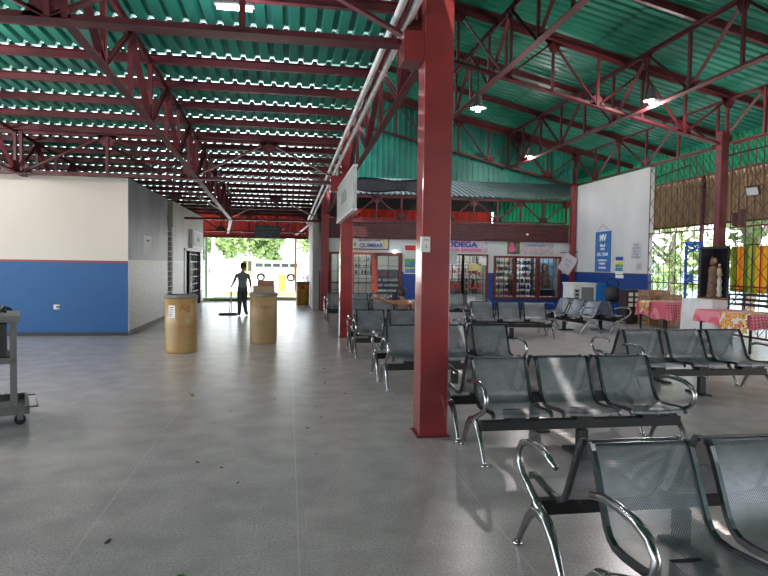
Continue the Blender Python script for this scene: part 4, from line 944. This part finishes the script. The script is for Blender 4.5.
def car(x, y, m, label, rz=0):
    t = thing('car', label, 'car', (x, y, -.12), rz)
    MB().prism([(-2.0, 0, .30), (2.0, 0, .30), (2.05, 0, .75), (1.3, 0, .88), (.7, 0, 1.38), (-.9, 0, 1.40), (-1.6, 0, .95), (-2.05, 0, .85)], (0, 1.7, 0)).obj('body', m, t, bevel=.08)
    MB().prism([(1.15, -.01, .92), (.65, -.01, 1.32), (-.1, -.01, 1.34), (-.1, -.01, .92)], (0, .02, 0)).prism([(-.2, -.01, .92), (-.2, -.01, 1.34), (-.85, -.01, 1.34), (-1.4, -.01, .95)], (0, .02, 0)).prism([(-2.0, .2, .9), (-1.62, .2, .98), (-1.0, .2, 1.36), (-.98, .2, 1.34)], (0, 1.3, 0)).obj('window', glassdark, t)
    for xx in (-1.3, 1.3):
        for yy in (.08, 1.6): b = MB(); wheel(b, xx, yy, .32); b.obj('wheel', rubber, t)
    for yy in (.1, 1.4): MB().box((-2.09, yy, .62), (-2.0, yy+.22, .76)).obj('lamp', redink, t)
car(3.3, 42.0, mat('dark_car_paint', (.05, .06, .08), .3, .3), 'dark car parked outside by the golden drum', rad(8))
car(4.4, 47, mat('white_car_paint', (.55, .57, .60), .3), 'pale car parked outside behind the dark one', rad(4))
tag(MB().box((-.55, 34, -.12), (-.1, 34.4, .95)).obj('ticket_box', mat('yellow_box', (.6, .36, .05), .6), bevel=.02), 'small yellow roadside box outside beside the cars', 'box')
# pink house outside right
h = thing('pink_house', 'pale pink house seen through lattice at right', 'house', (17.5, 8, -.12))
pk = mat('pink_house_wall', (.50, .30, .25), .85, var=.12); MB().box((0, -4, 0), (5, 10.5, 3.9)).obj('walls', pk, h)
MB().prism([(-.6, -4.5, 3.85), (2.5, -4.5, 5.0), (5.6, -4.5, 3.85)], (0, 15.5, 0)).obj('roof', mat('rust_tile', (.28, .10, .06), .8, var=.2), h)
for i in range(3):
    f_ = MB().box((-.05, -.5+i*3.2, 1.3), (0, 1.0+i*3.2, 2.6)).obj('window', whitep, h); g_ = MB()
    for j in range(5): g_.box((-.07, -.42+i*3.2, 1.4+j*.22), (-.05, .92+i*3.2, 1.52+j*.22))
    g_.obj('louvre', glassdark, f_)
tag(MB().box((20.4, 19.5, -.12), (20.6, 40, 1.9)).obj('garden_wall', mat('pale_blue_wall', (.40, .50, .60), .8)), 'pale blue low wall outside behind the lattice', 'wall')

# ================================================================== PEOPLE
def skin_body(name, joints, edges, root, regions, mats, parent, sub=2):
    """joints: name -> (pos, radius); regions: fn(point)->material index"""
    names = list(joints); idx = {n: i for i, n in enumerate(names)}
    me = bpy.data.meshes.new(name); me.from_pydata([joints[n][0] for n in names], [(idx[a], idx[b_]) for a, b_ in edges], [])
    o = bpy.data.objects.new(name, me); COL.objects.link(o)
    sk = o.modifiers.new('skin', 'SKIN'); sk.use_smooth_shade = True; sk.branch_smoothing = .6
    for n in names:
        r_ = joints[n][1]; d = me.skin_vertices[0].data[idx[n]]; d.radius = r_ if isinstance(r_, tuple) else (r_, r_); d.use_root = (n == root)
    ss = o.modifiers.new('sub', 'SUBSURF'); ss.levels = sub; ss.render_levels = sub
    dg = bpy.context.evaluated_depsgraph_get(); dg.update()
    m2 = bpy.data.meshes.new_from_object(o.evaluated_get(dg)); bpy.data.objects.remove(o); m2.name = name
    m2.materials.clear()
    for m in mats: m2.materials.append(m)
    for p in m2.polygons: p.use_smooth = True; p.material_index = regions(p.center)
    o = bpy.data.objects.new(name, m2); COL.objects.link(o); o.parent = parent; return o
def hand(J, E, w, wrist, dirv, side, up_, s=1, tagn='h'):
    """palm + five unequal curled fingers"""
    wrist = V(wrist); d = V(dirv).normalized(); sd_ = V(side).normalized(); u = V(up_).normalized()
    palm = wrist+d*.05*s; J[tagn+'p'] = (palm, (.022*s, .034*s)); E.append((w, tagn+'p'))
    for k, (off, ln) in enumerate(((.027, .070), (.009, .078), (-.009, .072), (-.026, .056))):
        a = palm+d*.035*s+sd_*off*s; b_ = a+d*ln*.55*s+u*.012*s; c = b_+d*ln*.35*s+u*.03*s
        for q, (pt, rr) in enumerate(((a, .010), (b_, .009), (c, .0075))):
            J[tagn+'%d%d' % (k, q)] = (pt, rr*s)
        E += [(tagn+'p', tagn+'%d0' % k), (tagn+'%d0' % k, tagn+'%d1' % k), (tagn+'%d1' % k, tagn+'%d2' % k)]
    a = wrist+d*.03*s+sd_*.035*s; b_ = a+d*.04*s+sd_*.02*s+u*.015*s
    J[tagn+'t0'] = (a, .012*s); J[tagn+'t1'] = (b_, .009*s); E += [(tagn+'p', tagn+'t0'), (tagn+'t0', tagn+'t1')]
def head(parent, c, r, m, look=0, tilt=0):
    """shaped head with nose, ears, eyes, mouth; c = centre"""
    e = MB(); n = 20; k = 14
    def fn(u, v):
        th = math.pi*v; ph = 2*math.pi*u
        x = math.sin(th)*math.cos(ph); y = math.sin(th)*math.sin(ph); z = math.cos(th)
        jaw = 1-.28*max(0, -z)**1.2
        X = x*r*.76*jaw; Y = y*r*(.92-.04*z)*(jaw if y > 0 else jaw); Z = z*r*1.12
        if y < 0 and abs(x) < .28:
            if -.3 < z < .12: Y -= r*.20*(1-abs(x)/.28)*(1-abs(z+.18)/.32 if abs(z+.18) < .32 else 0)
        return (X, Y, Z)
    e.grid(fn, n*2, k); o = e.obj('head', m, parent, smooth=True); o.location = c; o.rotation_euler = (tilt, 0, look)
    for s in (-1, 1):
        MB().lathe([(.0, -r*.22), (r*.10, -r*.15), (r*.12, 0), (r*.13, r*.14), (0, r*.22)], (s*r*.76, 0, -.02), 10, sx=.5).obj('ear', m, o, smooth=True)
        MB().lathe([(0, -r*.08), (r*.11, -r*.03), (r*.11, r*.03), (0, r*.08)], (s*r*.3, -r*.80, r*.06), 10, sy=.5).obj('eye', whitep, o, smooth=True)
    MB().box((-r*.24, -r*.84, -r*.55), (r*.24, -r*.72, -r*.50)).obj('mouth', redink, o)
    return o
# -- man mopping (faces away, slightly right)
shirt = mat('grey_green_shirt', (.20, .24, .23), .85, var=.12); trous = mat('dark_trousers', (.07, .075, .085), .85, var=.1); shoes = mat('dark_shoes', (.02, .02, .02), .6)
MX, MY = -1.34, 18.35
pm = thing('person', 'person in grey-green shirt and dark trousers mopping the far walkway', 'person', (MX, MY, 0))
J = dict(pel=((0, 0, .86), (.165, .12)), wst=((0, 0, .99), (.16, .12)), chs=((.0, .0, 1.12), (.185, .13)), upc=((.0, .0, 1.23), (.17, .11)), nck=((.01, .01, 1.32), .05), nk2=((.015, .03, 1.39), .048),
         ls=((-.17, 0, 1.235), .058), le=((-.25, .05, 1.03), .040), lw=((-.31, .13, .93), .026),
         rs=((.17, 0, 1.235), .058), re=((.225, .03, 1.0), .040), rw=((.25, .08, .80), .026),
         lh=((-.08, 0, .78), .105), lk=((-.08, .03, .44), .075), la=((-.09, -.04, .09), .05), lt=((-.10, .10, .04), (.035, .030)),
         rh=((.08, 0, .78), .105), rk=((.05, .08, .44), .075), ra=((.10, .10, .09), .05), rto=((.13, .24, .04), (.035, .030)))
E = [('pel', 'wst'), ('wst', 'chs'), ('chs', 'upc'), ('upc', 'nck'), ('nck', 'nk2'), ('upc', 'ls'), ('ls', 'le'), ('le', 'lw'), ('upc', 'rs'), ('rs', 're'), ('re', 'rw'),
     ('pel', 'lh'), ('lh', 'lk'), ('lk', 'la'), ('la', 'lt'), ('pel', 'rh'), ('rh', 'rk'), ('rk', 'ra'), ('ra', 'rto')]
hand(J, E, 'lw', J['lw'][0], (-.3, .5, -.5), (1, .3, 0), (.6, 0, .3), 1, 'a'); hand(J, E, 'rw', J['rw'][0], (.1, .15, -1), (-.3, 1, 0), (-1, 0, 0), 1, 'b')
def reg(p):
    if p.z < .075: return 3
    if abs(p.x) > .17 and p.z < 1.08 and p.z > .5: return 0
    if p.z > 1.305: return 0
    if p.z > .86: return 1
    return 2
skin_body('body', J, E, 'pel', reg, [skinm, shirt, trous, shoes], pm)
hd = head(pm, (.02, .05, 1.475), .105, skinm, look=rad(150), tilt=rad(8))
MB().lathe([(.098, -.04), (.108, .0), (.106, .05), (.08, .10), (.02, .13)], (0, 0, .012), 18, sx=.86, sy=1.0).obj('hair', hairm, hd, smooth=True)
t = thing('mop', 'long-handled floor mop held by the person on the walkway', 'mop', (0, 0, 0))
MB().tube([(MX-.33, MY+.19, 1.02), (MX-.42, MY+.42, .07)], .013, 8).obj('handle', galv, t)
b = MB().box((MX-.70, MY+.36, .02), (MX-.18, MY+.50, .06))
b.obj('mop_head', darkst, t, bevel=.015)
b = MB()
for i in range(26): a = i/25; b.tube([(MX-.70+.52*a, MY+.36, .05), (MX-.72+.56*a, MY+.26+.05*math.sin(i*2), .012)], .014, 5)
b.obj('strands', darkpl, t)
# -- seated person seen from behind
SX, SY = 2.13, 11.05
ps = thing('person', 'bare-shouldered person with dark bun seated with arm along bench back', 'person', (SX, SY, 0))
top_ = mat('brown_top', (.16, .09, .06), .85)
J = dict(pel=((0, .02, .52), (.15, .12)), wst=((0, -.03, .66), (.125, .09)), chs=((0, -.04, .79), (.145, .095)), upc=((0, .0, .885), (.13, .075)), nck=((0, .03, .95), .045), nk2=((-.01, .05, 1.0), .045),
         ls=((-.155, -.01, .89), .05), le=((-.27, -.08, .90), .038), lw=((-.45, -.16, .975), .026), rs=((.155, .01, .885), .05), re=((.20, .10, .68), .038), rw=((.12, .30, .60), .026),
         lh=((-.08, .08, .50), .085), lk=((-.10, .46, .50), .06), la=((-.10, .50, .09), .038), lt=((-.10, .64, .04), (.032, .028)), rh=((.08, .08, .50), .085), rk=((.10, .46, .50), .06), ra=((.12, .50, .09), .038), rto=((.12, .64, .04), (.032, .028)))
E = [('pel', 'wst'), ('wst', 'chs'), ('chs', 'upc'), ('upc', 'nck'), ('nck', 'nk2'), ('upc', 'ls'), ('ls', 'le'), ('le', 'lw'), ('upc', 'rs'), ('rs', 're'), ('re', 'rw'),
     ('pel', 'lh'), ('lh', 'lk'), ('lk', 'la'), ('la', 'lt'), ('pel', 'rh'), ('rh', 'rk'), ('rk', 'ra'), ('ra', 'rto')]
hand(J, E, 'lw', J['lw'][0], (-1, 0, .05), (0, -.3, 1), (0, -1, -.3), .9, 'a'); hand(J, E, 'rw', J['rw'][0], (-.8, .5, -.1), (.3, 0, 1), (0, 0, -1), .9, 'b')
def reg2(p):
    if p.z < .07: return 3
    if p.z > .86 or abs(p.x) > .16 and p.z > .58: return 0
    if p.z > .58 and p.y < .2: return 1
    return 2
skin_body('body', J, E, 'pel', reg2, [skinm, top_, trous, shoes], ps)
hd = head(ps, (-.01, .07, 1.075), .095, skinm, look=rad(180))
MB().lathe([(.075, -.06), (.095, -.02), (.10, .03), (.088, .08), (.05, .11), (.01, .12)], (0, .025, 0), 18, sx=.9).lathe([(.01, -.055), (.045, -.04), (.062, 0), (.045, .04), (.01, .055)], (0, .12, .0), 14).obj('hair', hairm, hd, smooth=True)

# ================================================================== SMALL DEBRIS
rnd = random.Random(4); proto = None
spots = [(-1.35, 6.85), (-.60, 6.55), (-.15, 7.1), (.2, 5.8), (.32, 6.7), (-.7, 4.9), (-.35, 4.4), (-1.0, 3.55), (-1.35, 3.0), (.25, 5.0), (.5, 8.0), (.1, 9.4), (.45, 10.1), (.7, 7.3), (-.5, 4.75), (-.7, 8.8), (.55, 9.1), (.35, 6.2), (-3.3, 7.7)]
for x, y in spots:
    if proto is None:
        proto = MB().add([(-.025, 0, .002), (-.01, -.014, .006), (.012, -.012, .004), (.028, 0, .010), (.010, .013, .005), (-.012, .011, .003), (0, 0, .012)], [(0, 1, 6), (1, 2, 6), (2, 3, 6), (3, 4, 6), (4, 5, 6), (5, 0, 6)]).obj('fallen_leaf', dry); o = proto
    else: o = proto.copy(); COL.objects.link(o)
    o.location = (x, y, .001); o.rotation_euler = (0, 0, rnd.random()*6); o.scale = (rnd.uniform(.6, 1.2),)*3
    tag(o, 'tiny dark dry leaf lying on the grey floor', 'leaf', 'dry leaves scattered over the floor')
lg = mat('fresh_green_leaf', (.10, .26, .05), .6)
for x, y, lab in ((-.50, 3.06, 'at the bottom edge of the picture'), (-1.12, 7.35, 'between the camera and the left drum')):
    b = MB()
    for k in range(7):
        a = k*.9; q = V((math.cos(a), math.sin(a), 0)); s_ = V((-math.sin(a), math.cos(a), 0)); c = V((0, (k-3)*.012, .004+k*.004))
        b.add([c, c+q*.025+s_*.010+V((0, 0, .014)), c+q*.05+V((0, 0, .012)), c+q*.025-s_*.010+V((0, 0, .014))], [(0, 1, 2, 3)])
    b.tube([(0, -.05, .006), (0, 0, .012), (0, .06, .02)], .002, 5)
    o = b.obj('green_sprig', lg); o.location = (x, y, 0); tag(o, 'small fresh green sprig on floor ' + lab, 'sprig')
